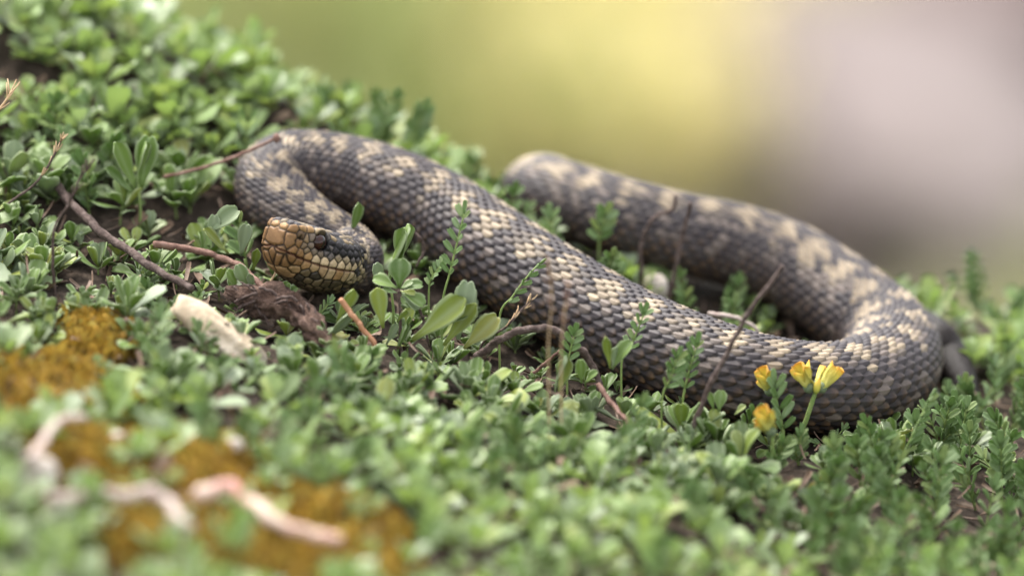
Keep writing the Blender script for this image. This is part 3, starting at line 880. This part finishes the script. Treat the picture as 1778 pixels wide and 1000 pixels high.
def bristle(parent, C_, mat="straw", n=14, L=.28, back=.35):
    Vs, Fs = [], []; off = 0
    m = len(C_)
    for k in range(n):
        i = int(m * (1 - back * R_.random())) - 1; p = C_[i]
        d = C_[-1] - C_[-4]; d /= np.linalg.norm(d)
        d = d + np.array([R_.uniform(-.7, .7), R_.uniform(-.7, .7), R_.uniform(-.3, .7)])
        d /= np.linalg.norm(d)
        V, F = tube(np.array([p, p + d * L * .5, p + d * L + [0, 0, .03]]), [.028, .02, .014], 5)
        Vs.append(V); Fs += [[q + off for q in f] for f in F]; off += len(V)
    obj("bristle_tip", np_mesh("bristle_tip", np.vstack(Vs), Fs), M[mat], parent)

o, c_ = twig("twig", [(82, 292), (125, 355), (195, 418), (265, 462), (335, 500)], .13, .10, "bark", "long dark brown twig lying on the leaves beside the bristly dry stalk", "twig", lift=.75)
o, c_ = twig("dry_stalk", [(0, 368), (58, 322), (92, 275), (108, 240)], .045, .03, "bark", "thin dry stalk with pale bristly tip, rising over the long dark twig", "stalk", y=2.0, ground_end=True); bristle(o, c_)
o, c_ = twig("dry_stalk", [(92, 410), (122, 350), (140, 310), (165, 275)], .05, .03, "bark", "thin grey dry stalk crossing before the long dark twig", "stalk", y=-1.6, ground_end=True); bristle(o, c_, "bark", 9, .3)
o, c_ = twig("dry_stalk", [(-40, 260), (-10, 205), (22, 158)], .05, .035, "straw", "brown bristly seed stalk cut off by the picture edge", "stalk", y=1.2, ground_end=True); bristle(o, c_, "straw", 22, .42, .5)
o, c_ = twig("twig", [(285, 308), (355, 290), (420, 268), (480, 240)], .05, .045, "redbark", "thin reddish twig with a knob, leaning towards the snake's upper coil", "twig", y=4.2)
kv, kf = uv_sphere(.13, 12, 8); kv = kv * (1 + .5 * np.array([vnoise(a * 9, b * 9 + c * 7) for a, b, c in kv])[:, None])
obj("knob", np_mesh("knob", kv + c_[-1], kf), M["redbark"], o)
o, c_ = twig("twig", [(268, 425), (330, 432), (395, 452), (440, 480), (472, 515)], .10, .075, "redbark", "reddish brown twig arching down to the gnarled root below the snake's chin", "twig", lift=.8)
o, c_ = twig("stalk", [(462, 508), (474, 482), (486, 458)], .035, .03, "straw", "short straight straw stalk right under the snake's chin", "stalk", y=-.2, ground_end=True)
o, c_ = twig("stalk", [(592, 520), (620, 558), (652, 600)], .075, .07, "orangestalk", "smooth orange brown dry stalk slanting below the snake's jaw", "stalk", y=-2.2, knots=.03)
o, c_ = twig("twig", [(828, 622, -1.2), (868, 588, -1.4), (915, 572, -1.4), (965, 576, -1.4), (1010, 606, -1.5), (1036, 650, -1.6), (1042, 690, -1.6)], .115, .09, "bark", "dark twig bent in an arch before the snake's body", "twig", knots=.22)
o, c_ = twig("dry_stalk", [(835, 600), (878, 568), (905, 540), (926, 518)], .04, .03, "bark", "thin dry stalk with forked straw tip just above the arched twig", "stalk", y=-1.0, ground_end=True); bristle(o, c_, "straw", 12, .25)
o, c_ = twig("twig", [(712, 398), (730, 414), (736, 436), (724, 462)], .05, .035, "bark", "small curved grey twig in the shadow of the snake's front coil", "twig", y=2.3)
o, c_ = twig("twig", [(1190, 790), (1222, 690), (1255, 628), (1300, 545), (1360, 460)], .085, .06, "bark", "tall thin dark twig standing in front of the snake's middle coil", "twig", y=-3.6, ground_end=True)
o, c_ = twig("twig", [(1160, 530), (1178, 440), (1200, 352)], .07, .055, "bark", "straight dark twig standing before the snake's rear coil", "twig", y=4.6, ground_end=True)
o, c_ = twig("twig", [(1112, 440), (1122, 400), (1140, 376), (1168, 362), (1174, 338)], .07, .05, "bark", "hooked dark twig standing before the snake's rear coil", "twig", y=4.9, ground_end=True)
o, c_ = twig("twig", [(1230, 545), (1265, 548), (1300, 562), (1330, 590)], .06, .05, "paleroot", "pale arched twig between the snake's middle and rear coils", "twig", y=2.6)
o, c_ = twig("twig", [(1040, 668), (1062, 700), (1092, 735)], .08, .05, "redbark", "short greyish root tip below the arched twig", "twig", lift=.8)
o, c_ = twig("twig", [(905, 665), (935, 640), (972, 610)], .05, .04, "redbark", "short reddish stick under the arched twig", "twig", y=-1.0)
for k, (a, b) in enumerate([((958, 520), (952, 450)), ((980, 545), (988, 490))]):
    o, c_ = twig("dry_stalk", [(a[0] - 6, a[1] + 90), a, b], .02, .02, "straw", ["hair-thin dry stalk with brown tuft in front of the snake's body", "hair-thin dry stalk with a lower brown tuft in front of the snake's body"][k], "stalk", y=-5.5, ground_end=True)
    bristle(o, c_, "redbark", 12, .28, .25)
# roots in the blurred foreground
twig("root", [(345, 862), (392, 842), (425, 868), (480, 902), (545, 925), (592, 940)], .20, .15, "pinkroot", "thick pinkish root bent over the orange moss", "root", lift=.85, nseg=12)
twig("root", [(205, 865), (255, 852), (290, 872), (318, 902), (335, 915)], .17, .14, "paleroot", "pale crooked root curling over the orange moss", "root", lift=.8, nseg=12)
twig("root", [(92, 868), (140, 860), (200, 858)], .17, .13, "paleroot", "short straight pale root end by the orange moss", "root", lift=.8, nseg=12)
twig("root", [(52, 800), (85, 750), (112, 728), (152, 722)], .14, .09, "paleroot", "pale forked root at the edge of the moss beside a white pebble", "root", lift=.9, nseg=12)

# gnarled dead root below the chin
P = spline(px_line([(392, 505), (430, 518), (480, 530), (520, 545), (548, 575), (572, 600)], None, .55), 70)
nt_, ns_ = 70, 26
Vt, Ft = tube(P, np.interp(np.linspace(0, 1, nt_), [0, .15, .5, .8, 1], [.12, .3, .42, .34, .12]), ns_)
ii = np.arange(len(Vt)); cen = np.repeat(P, ns_, 0); dirv = Vt - cen; aa = (ii % ns_); kk = ii // ns_
dsp = .55 * vnoise(kk * .11, aa * .9) + .45 * vnoise(kk * .3 + 5, aa * 1.3) + .5 * vnoise(kk * .05 + 8, aa * 2.0)
Vt = cen + dirv * (1 + 1.25 * dsp)[:, None]
set_props(obj("dead_root", np_mesh("dead_root", Vt, Ft), M["rootbark"]), "gnarled fibrous brown root lying under the snake's chin", "root")
rootob = bpy.data.objects["dead_root"]
Vs, Fs = [], []; off = 0
for k in range(26):
    i = R_.randrange(2, 56); m_ = R_.randrange(8, 14); a0 = R_.uniform(0, 6.28)
    Q_ = np.array([P[min(69, i + q)] + .40 * np.array([.3 * math.sin(a0 + q * .1), -abs(math.cos(a0)), math.sin(a0 + q * .12)]) * (1 + .4 * vnoise(q * .5, k * 3.1)) for q in range(m_)])
    Vq, Fq = tube(Q_, R_.uniform(.02, .05), 5); Vs.append(Vq); Fs += [[q + off for q in f] for f in Fq]; off += len(Vq)
obj("root_fibre", np_mesh("root_fibre", np.vstack(Vs), Fs), M["bark"], rootob)

# ------------------------------------------------------------------ stones
def stone(name, c, axes, rot, mat, label, sd, amp=.25, cat="stone", n=(36, 24), group=None):
    V, F = uv_sphere(1.0, *n)
    q = np.array([vnoise(a * 1.6 + sd, b * 1.6 + c_ * 1.1) + .5 * vnoise(a * 3.7 + sd, c_ * 3.7 + b) for a, b, c_ in V])
    V = V * (1 + amp * q)[:, None] * np.asarray(axes)
    me = np_mesh(name, V, F)
    o = obj(name, me, mat, None, c); o.rotation_euler = rot
    return set_props(o, label, cat, group)
stone("stone", on_ground(382, 585, .05, h_ground) , (1.7, .62, .42), (.35, .66, -.2), M["stone"], "smooth beige stone slab lying between leaves below the gnarled root", 3.3, .42)
stone("stone", on_ground(1138, 502, .15, h_base), (.36, .3, .42), (0, .2, .3), M["whitestone"], "small whitish stone between the snake's coils", 8.1)
stone("pebble", on_ground(68, 822, .4, h_ground), (.55, .45, .5), (0, .3, .3), M["whitestone"], "white pebble beside the pale forked root", 1.1)
stone("pebble", on_ground(205, 762, .4, h_ground), (.2, .22, .2), (0, 0, 1), M["whitestone"], "tiny pale pebble in a dark gap of the moss", 5.1)
stone("pebble", on_ground(408, 772, .5, h_ground), (.2, .22, .18), (0, 0, 2), M["whitestone"], "tiny cream pebble at the moss edge below the stone slab", 6.6)
c = on_ground(1430, 842, .5, h_ground)
cushion("moss_tuft", c, .32, .5, .55, M["moss"], "small golden moss tuft below the yellow flower", 33.3, 24)

# ------------------------------------------------------------------ hand-placed plants round the snake
def sprig(pts, y, pairs, size, label, nrm=(.1, -.75, .5), name="vetch_sprig", t0=.3, open_=.95, r=.03):
    P = [pt(u, v, y) for u, v in pts]
    q = P[0]; base = np.array([q[0], y, float(h_ground(q[0], y)) - .25])
    P0 = np.array([p - base for p in P])
    if q[2] > base[2] + .1: stem_pts = np.vstack([[0, 0, 0], P0])
    else: stem_pts = P0
    lv, stp = pinnate(P0, pairs, size, nrm, t0, open_)
    return build_plant(name, lv, [spline(stem_pts, 26)], base, label, "plant", "single vetch sprigs before the snake", stem_r=r)
sprig([(768, 530), (782, 470), (794, 420), (806, 372)], -.6, 6, .44, "upright vetch sprig with folded leaflets standing before the snake's front coil", (-.5, -.6, .3), t0=.35)
sprig([(868, 548), (890, 515), (912, 485), (932, 462)], -.4, 5, .36, "slanting vetch sprig with a yellowish stalk before the snake's body scales", (.6, -.5, -.1), t0=.3)
sprig([(1080, 625), (1098, 595), (1108, 570), (1118, 545)], -1.8, 5, .40, "vetch sprig with upright narrow leaflets right of the arched twig", (.0, -.5, .5))
sprig([(985, 640), (990, 610), (997, 582)], -1.9, 4, .42, "vetch leaf fan seen under the bend of the arched twig", (.0, -.8, .5))
sprig([(1185, 700), (1195, 650), (1210, 600)], -2.6, 6, .46, "bushy vetch sprig before the snake by the tall thin twig", (-.2, -.6, .5))
sprig([(1150, 690), (1165, 655), (1175, 622)], -2.9, 5, .42, "lower vetch sprig beside the tall thin twig", (.3, -.6, .5))
sprig([(745, 500), (752, 480), (768, 458)], .6, 6, .30, "pale feathery vetch leaf in the gap behind the round-leaved rosette", (-.4, -.5, .5), t0=.1)
sprig([(1560, 810), (1582, 760), (1598, 725), (1612, 694)], -3.2, 8, .40, "tall vetch sprig folded to one side before the snake's right bend", (.7, -.5, .1), t0=.25, open_=.8)
sprig([(1528, 820), (1520, 780), (1505, 740)], -3.0, 5, .46, "vetch sprig with broad leaflets beneath the snake's right bend", (-.1, -.7, .5))
sprig([(1545, 850), (1550, 810), (1545, 770)], -3.8, 5, .46, "short vetch sprig with broad leaflets left of the tall folded sprig", (.2, -.7, .5))
sprig([(1640, 780), (1640, 730), (1645, 680)], 1.2, 7, .40, "vetch sprig standing right beside the snake's right bend", (.2, -.7, .5))
sprig([(1452, 850), (1450, 810), (1448, 775)], -4.8, 5, .50, "blurred vetch sprig in front of the flower stalk", (0, -.7, .6))
sprig([(716, 268), (720, 235), (735, 196)], 8.4, 6, .55, "blurred tall vetch sprig on the rise behind the front coil, leaning right", (.2, -.7, .5))
sprig([(668, 255), (664, 225), (672, 205)], 8.6, 5, .5, "blurred short vetch sprig on the rise behind the front coil", (-.3, -.7, .5))
sprig([(600, 230), (590, 195), (575, 172)], 9.6, 6, .55, "blurred vetch sprig on the rise behind the front coil, leaning left", (-.3, -.7, .5))
sprig([(1040, 430), (1042, 400), (1050, 378)], 5.0, 4, .55, "green leafy sprig standing between the front and rear coils", (.1, -.8, .4))

def leafy(base_uv, y, specs, label, name="leafy_plant", twig_pts=None, group=None):
    """hand-placed spoon leaves: each spec = base pixel, tip pixel, facing normal, width factor"""
    q = pt(*base_uv, y); base = np.array([q[0], y, float(h_ground(q[0], y)) - .25])
    lv = []
    for (bu, bv), (tu, tv), nrm, wf, var in specs:
        a = pt(bu, bv, y) ; b_ = pt(tu, tv, y) + np.array([0, -.35 * (R_.random() - .3), 0])
        L = np.linalg.norm(b_ - a)
        lv.append(("s", var, frame(a - base, b_ - a, nrm, np.array([L * wf * .76, L, L]))))
    st = [np.vstack([[0, 0, 0], (q - base) * .5 + [.05, 0, 0], q - base])]
    for tp in (twig_pts or []): st.append(np.array([pt(u, v, y + .1) - base for u, v in tp]))
    return build_plant(name, lv, st, base, label, "plant", None, "stem" if not twig_pts else "bark", .045)
N1 = (0, -.9, .35); N2 = (.5, -.8, .3); N3 = (-.5, -.8, .3); N4 = (0, -.5, .85)
leafy((680, 505), -.1, [((675, 500), (690, 385), (.9, -.4, .1), .8, 2), ((688, 470), (706, 392), N3, 1.0, 0), ((660, 500), (655, 455), N2, 1.2, 1)], "plant with two tall blue-green leaves right of the snake's head")
leafy((692, 505), -1.2, [((693, 500), (694, 452), N1, 1.9, 3), ((690, 500), (652, 478), N4, 1.5, 3), ((694, 502), (715, 488), N4, 1.4, 1), ((696, 500), (732, 490), N4, 1.5, 3), ((695, 505), (722, 508), N4, 1.4, 1), ((698, 508), (738, 520), N4, 1.5, 3), ((690, 508), (668, 496), N4, 1.3, 1), ((698, 512), (728, 535), N1, 1.2, 0)],
      "grey-green rosette of round leaves on a dark woody stem before the snake's jaw", twig_pts=[[(694, 505), (716, 522), (732, 545), (738, 570), (745, 600)]])
leafy((760, 600), -1.6, [((716, 590), (812, 520), N3, 1.15, 0), ((760, 565), (810, 542), N4, .9, 1), ((770, 600), (828, 525), N1, .95, 0), ((795, 590), (812, 492), N1, .95, 1), ((805, 605), (860, 550), N1, 1.15, 3), ((690, 560), (704, 530), N2, 1.2, 0)], "cluster of large glossy oval leaves before the snake's front coil")
leafy((600, 580), -1.6, [((585, 560), (612, 498), N2, 1.1, 0), ((562, 600), (602, 530), N2, .8, 2), ((665, 570), (655, 500), N1, 1.2, 4), ((690, 620), (695, 550), (.7, -.6, .3), .7, 2), ((670, 600), (690, 560), N1, .9, 0)], "dark leaves standing up against the underside of the snake's jaw")
leafy((620, 420), 2.6, [((612, 410), (620, 350), N2, 1.0, 0), ((640, 440), (632, 415), N1, 1.3, 1)], "single pale-edged leaf standing inside the snake's front loop")
leafy((975, 690), -2.6, [((970, 680), (986, 615), N1, 1.2, 0), ((965, 680), (970, 610), (.9, -.4, .1), .7, 2), ((1010, 665), (1008, 622), N1, 1.1, 1), ((1015, 665), (1032, 640), N4, 1.2, 3), ((1060, 640), (1050, 575), N1, .8, 2), ((1062, 640), (1088, 590), N4, 1.1, 3), ((1064, 642), (1070, 600), N2, .9, 4)], "grey-green plant with one broad leaf below the arched twig")
leafy((425, 450), 1.2, [((418, 445), (428, 390), N1, 1.1, 1), ((398, 440), (350, 395), N4, 1.0, 0), ((360, 405), (408, 362), N3, 1.2, 3), ((370, 430), (372, 375), N1, 1.0, 1), ((440, 470), (448, 425), N1, 1.0, 0)], "plant with broad rounded leaves left of the snake's neck")
leafy((240, 320), 3.2, [((238, 330), (195, 245), N2, 1.0, 0), ((245, 330), (258, 240), N1, 1.1, 1), ((240, 330), (240, 245), (.8, -.5, .2), .8, 2), ((235, 335), (180, 290), N4, 1.0, 0)], "plant with tall silvery blue-green leaves behind the long dark twig")
leafy((440, 520), -.6, [((430, 500), (415, 460), N1, 1.3, 3), ((412, 500), (398, 465), N2, 1.2, 1), ((440, 505), (432, 470), N1, 1.1, 0), ((478, 520), (500, 488), N1, 1.3, 1), ((470, 525), (520, 500), N4, 1.2, 0)], "grey-green rounded leaves between the reddish twig and the snake's chin")
leafy((1250, 720), -3.0, [((1248, 715), (1252, 680), N1, 1.5, 3), ((1240, 712), (1232, 680), N2, 1.0, 1), ((1275, 720), (1290, 700), N4, 1.2, 3)], "small plant with one round leaf left of the yellow flower")

# ------------------------------------------------------------------ the yellow vetch in flower
def mat_petal(name, stops, trans=.3):
    t = NT(name); at = t.add("ShaderNodeAttribute", attribute_name="lc"); sep = t.add("ShaderNodeSeparateColor"); t.l.new(at.outputs["Color"], sep.inputs[0])
    n = t.noise(500, 3); ad = t.add("ShaderNodeMath", operation='MULTIPLY_ADD'); t.l.new(n.outputs["Fac"], ad.inputs[0]); ad.inputs[1].default_value = .12; t.l.new(sep.outputs[1], ad.inputs[2])
    c = t.ramp(ad.outputs[0], stops).outputs[0]; t.set(Base_Color=c, Roughness=.55, Specular_IOR_Level=.3)
    tr = t.add("ShaderNodeBsdfTranslucent"); t.l.new(c, tr.inputs[0]); mx = t.add("ShaderNodeMixShader"); mx.inputs[0].default_value = trans
    t.l.new(t.b.outputs[0], mx.inputs[1]); t.l.new(tr.outputs[0], mx.inputs[2]); t.l.new(mx.outputs[0], t.out.inputs[0]); return t.m
M["petal"] = mat_petal("yellow_petal", [(.10, (.34, .38, .09)), (.40, (.58, .54, .16)), (.80, (.66, .57, .13)), (1.0, (.68, .46, .07)), (1.15, (.66, .36, .05))])
M["keel"] = mat_petal("keel_petal", [(.15, (.30, .36, .08)), (.55, (.62, .55, .10)), (1.0, (.80, .50, .10))])
M["calyx"] = mat_noise("calyx", (.06, .09, .05), (.14, .17, .09), 600, .7)
def pod(L, w, bend, flat=.6, n=(14, 12)):
    """closed curved pouch along +Y"""
    t_ = np.linspace(.0, 1, n[0]); a = np.linspace(0, 2 * math.pi, n[1], endpoint=False)
    r = w * np.sin(np.clip(t_ * .97 + .02, 0, 1) ** .8 * math.pi) ** .75
    X = r[:, None] * np.cos(a)[None] * flat; Z = r[:, None] * np.sin(a)[None] + bend * (t_[:, None] ** 2)
    Y = np.repeat(t_[:, None] * L, n[1], 1)
    V = np.stack([X, Y, Z], -1).reshape(-1, 3); A = np.stack([np.zeros(len(V)), np.repeat(t_, n[1]), np.zeros(len(V))], 1)
    F = grid_faces(n[0], n[1], True).tolist() + [list(range(n[1]))[::-1], [(n[0] - 1) * n[1] + k for k in range(n[1])]]
    return V, F, A
V, F, A = pod(1.0, .19, .42, .50, (18, 14)); KEEL = np_mesh("keel_petal", V, F); col_attr(KEEL, "lc", A); KEEL.materials.append(M["petal"])
V, F, A = leaf_arrays(10, 7, .23, .09, .5, .16, 1.1, .03, 0, 0.); STD = np_mesh("flower", V, F); col_attr(STD, "lc", A); STD.materials.append(M["petal"])
V, F, A = leaf_arrays(8, 5, .15, .05, .55, .10, .9, .03, 0, 0.); WING = np_mesh("wing_petal", V, F); col_attr(WING, "lc", A); WING.materials.append(M["petal"])
V, F, A = pod(1.0, .36, .0, .9); CAL = np_mesh("calyx", V, F); CAL.materials.append(M["calyx"])
def pea_flower(root, base, P, d, nrm, L):
    """standard petal (the part) with keel, wings and calyx as its sub-parts"""
    Mx = frame(P - base, d, nrm, L * .85)
    fl = bpy.data.objects.new("flower", STD); COL.objects.link(fl); fl.parent = root; fl.matrix_local = to_matrix(Mx)
    def sub(nm, me, m4):
        o = bpy.data.objects.new(nm, me); COL.objects.link(o); o.parent = fl; o.matrix_local = to_matrix(m4)
    sub("keel_petal", KEEL, frame((0, .1, .13), (0, .95, .12), (0, 0, 1), (.85, .8, 1)))
    for sg in (-1, 1): sub("wing_petal", WING, frame((.07 * sg, .12, .12), (.05 * sg, 1, .22), (.95 * sg, 0, .35), (1, .82, 1)))
    sub("calyx", CAL, frame((0, -.08, .06), (0, 1, .1), (0, 0, 1), (.55, .42, .55)))
FY = -2.25
u0 = pt(1390, 765, FY); fb = np.array([u0[0], FY, float(h_ground(u0[0], FY)) - .3])
fr_ = bpy.data.objects.new("flowering_vetch", None); COL.objects.link(fr_); fr_.location = Vector(fb * S)
set_props(fr_, "yellow pea flowers on a ribbed green stalk before the snake's right bend", "flower")
P = spline(np.array([fb, pt(1386, 770, FY), pt(1402, 722, FY), pt(1416, 680, FY)]), 20) - fb
V, F = tube(P, np.linspace(.075, .06, 20), 10); obj("stem", np_mesh("stem", V, F), M["stem"], fr_)
hub = pt(1416, 678, FY)
pea_flower(fr_, fb, hub + np.array([-.12, .05, .02]), pt(1388, 612, FY) - pt(1405, 676, FY), (-.55, -.8, .0), 1.05)
pea_flower(fr_, fb, hub + np.array([.12, -.05, -.0]), pt(1474, 648, FY) - pt(1420, 680, FY), (.05, .4, .9), 1.0)
pea_flower(fr_, fb, hub + np.array([.0, .25, .05]), pt(1420, 630, FY + .5) - hub, (.5, .6, .4), .72)
pea_flower(fr_, fb, hub + np.array([.1, .3, .0]), pt(1446, 640, FY + .8) - hub, (.1, .5, .8), .62)
pea_flower(fr_, fb, hub + np.array([-.2, .3, -.05]), pt(1374, 622, FY + .8) - hub, (-.3, .6, .6), .9)
V, F, A = pod(1.0, .22, 0, .9); BUD = np_mesh("bud", V, F); col_attr(BUD, "lc", A); BUD.materials.append(M["keel"])
o = bpy.data.objects.new("bud", BUD); COL.objects.link(o); o.parent = fr_; o.matrix_local = to_matrix(frame(hub - fb + np.array([0, -.12, -.06]), pt(1424, 640, FY) - hub, (0, -1, .2), .5))
# second, half hidden head of flowers with its leaf
FY2 = -2.15
u0 = pt(1352, 775, FY2); fb2 = np.array([u0[0], FY2, float(h_ground(u0[0], FY2)) - .3])
f2 = bpy.data.objects.new("flowering_vetch", None); COL.objects.link(f2); f2.location = Vector(fb2 * S)
set_props(f2, "yellow pea flower peeping out behind an upright folded vetch leaf", "flower")
P = spline(np.array([fb2, pt(1360, 760, FY2), pt(1352, 715, FY2), pt(1340, 678, FY2)]), 20)
V, F = tube(P - fb2, np.linspace(.06, .045, 20), 8); obj("stem", np_mesh("stem", V, F), M["stem"], f2)
pea_flower(f2, fb2, pt(1340, 682, FY2 + .1), pt(1330, 622, FY2 + .1) - pt(1336, 682, FY2 + .1), (-.6, -.7, .1), 1.0)
pea_flower(f2, fb2, pt(1338, 684, FY2 + .15), pt(1318, 655, FY2 + .1) - pt(1338, 690, FY2 + .1), (-.5, .6, .5), .62)
sprig([(1360, 765), (1356, 730), (1350, 700), (1344, 672)], FY2 - .35, 5, .58, "upright vetch leaf with oval leaflets left of the yellow flower stalk", (.65, -.7, .1), t0=.22, open_=.6)
FY3 = -4.3
u0 = pt(1338, 790, FY3); fb3 = np.array([u0[0], FY3, float(h_ground(u0[0], FY3)) - .3])
f3 = bpy.data.objects.new("flowering_vetch", None); COL.objects.link(f3); f3.location = Vector(fb3 * S)
set_props(f3, "blurred low yellow blossom on a short stalk in front of the folded vetch leaf", "flower")
P = spline(np.array([fb3, pt(1342, 775, FY3), pt(1340, 752, FY3)]), 12)
V, F = tube(P - fb3, .05, 8); obj("stem", np_mesh("stem", V, F), M["stem"], f3)
pea_flower(f3, fb3, pt(1342, 752, FY3), pt(1334, 692, FY3) - pt(1342, 752, FY3), (-.6, -.75, .1), 1.05)
pea_flower(f3, fb3, pt(1338, 752, FY3), pt(1290, 712, FY3) - pt(1330, 738, FY3), (.1, -.6, .7), .7)

# ------------------------------------------------------------------ the lower meadow far behind, out of focus
def far_pt(u, v, lift=0): return on_ground(u, v, lift, h_ground)
M["rock"] = mat_noise("grey_rock", (.10, .08, .075), (.145, .12, .115), 9, .9, .6, .01, c3=(.17, .145, .14))
M["brownrock"] = mat_noise("brown_rock", (.12, .085, .08), (.20, .15, .145), 9, .9, .6, .01)
M["fargrass"] = mat_leaf("meadow_grass", [(0, (.24, .31, .10)), (.5, (.33, .37, .15)), (1, (.42, .41, .21))], .8, .3, (.2, .25, .1), .2, (.34, .36, .12))
M["blossom"] = mat_leaf("yellow_blossom", [(0, (.64, .56, .25)), (1, (.78, .68, .37))], .7, .4, (.8, .7, .4), .2, (.78, .70, .36))
def far_stone(u, v, axes, rot, mat, label, sd):
    c = far_pt(u, v); stone("boulder", c + np.array([0, 0, axes[2] * .3]), axes, rot, M[mat], label, sd, .3, "boulder", (48, 30))
far_stone(1520, 170, (12, 14, 4), (0, .1, .4), "rock", "large blurred grey mauve boulder on the lower meadow", 2.2)
far_stone(1330, 350, (6, 8, 2), (0, .1, 1.4), "rock", "low blurred grey boulder in front of the large mauve one", 4.2)
far_stone(1650, 330, (6, 8, 2), (.1, 0, .9), "rock", "small blurred grey boulder between the mauve and the brown boulders", 7.7)
far_stone(1790, 60, (8, 11, 8), (0, .2, .2), "brownrock", "dark brown blurred boulder at the upper right of the lower meadow", 9.4)
blades = [leaf_arrays(5, 3, .035, .03, .4, .35, .2, 0, 0, 0.), leaf_arrays(5, 3, .05, .03, .4, .6, .2, 0, 0, 0.)]
items = []
for k in range(7000):
    u = R_.uniform(-100, 1900); v = R_.uniform(-250, 700)
    g = sstep(800, 500, u) + sstep(1500, 1700, u) * sstep(250, 420, v) + .25
    if R_.random() > g: continue
    x, y = R_.uniform(-40, 40), R_.uniform(120, 330)
    uu, vv = project(np.array([x, y, float(h_base(x, y))]))
    g = .8 * sstep(900, 500, uu) + 1.0 * sstep(1540, 1680, uu) * sstep(360, 470, vv) + .02
    if R_.random() > g: continue
    z = float(h_ground(x, y)) - .3; az = R_.uniform(0, 6.28)
    items.append((R_.randrange(2), frame((x, y, z), (math.cos(az) * .5, math.sin(az) * .5, 1), (-math.cos(az), -math.sin(az), .5), R_.uniform(6, 13) * (.35 if uu > 1300 else 1) * np.array([2.0, 1, 1])), R_.random()))
set_props(bake(items, blades, "meadow_grass", M["fargrass"]), "soft blurred green grass of the lower meadow", "grass", kind="stuff")
def clump(u, v, r, label, sd, n=420):
    c = far_pt(u, v); root = bpy.data.objects.new("flowering_bush", None); COL.objects.link(root); root.location = Vector(c * S)
    set_props(root, label, "bush", "yellow flowering bushes on the lower meadow")
    rq = random.Random(sd); li, bl = [], []
    base = leaf_arrays(4, 3, .3, .1, .5, .2, .5)
    for k in range(n):
        a = rq.uniform(0, 6.28); e = math.asin(rq.uniform(.0, 1)); q = rq.uniform(.55, 1.05) * (1 + .3 * vnoise(a * 2 + sd, e * 3))
        d = np.array([math.cos(a) * math.cos(e), math.sin(a) * math.cos(e), .75 * math.sin(e)])
        Mx = frame(d * r * q, d + np.array([rq.uniform(-.6, .6), rq.uniform(-.6, .6), .3]), (rq.uniform(-1, 1), rq.uniform(-1, 1), 1), rq.uniform(1.6, 3))
        (bl if rq.random() < .7 and q > .65 else li).append((0, Mx, rq.random()))
    o1 = bake(li, [base], "foliage", M["fargrass"]); o1.parent = root
    o2 = bake(bl, [base], "blossom", M["blossom"]); o2.parent = root
    V, F = tube(np.array([[0, 0, -1], [.2, 0, r * .25], [.3, .1, r * .6]]), [.8, .6, .3], 8); obj("trunk", np_mesh("trunk", V, F), M["bark"], root)
clump(890, 150, 11, "broad bush covered in yellow blossom, blurred far behind the snake", 1, 900)
clump(1010, 290, 8, "low yellow bush blurred right behind the snake's rear coil", 2, 500)
clump(1210, 60, 8.5, "yellow bush blurred next to the mauve boulder", 3, 500)
clump(740, 20, 9, "yellow green bush blurred at the edge of the meadow grass", 4, 500)
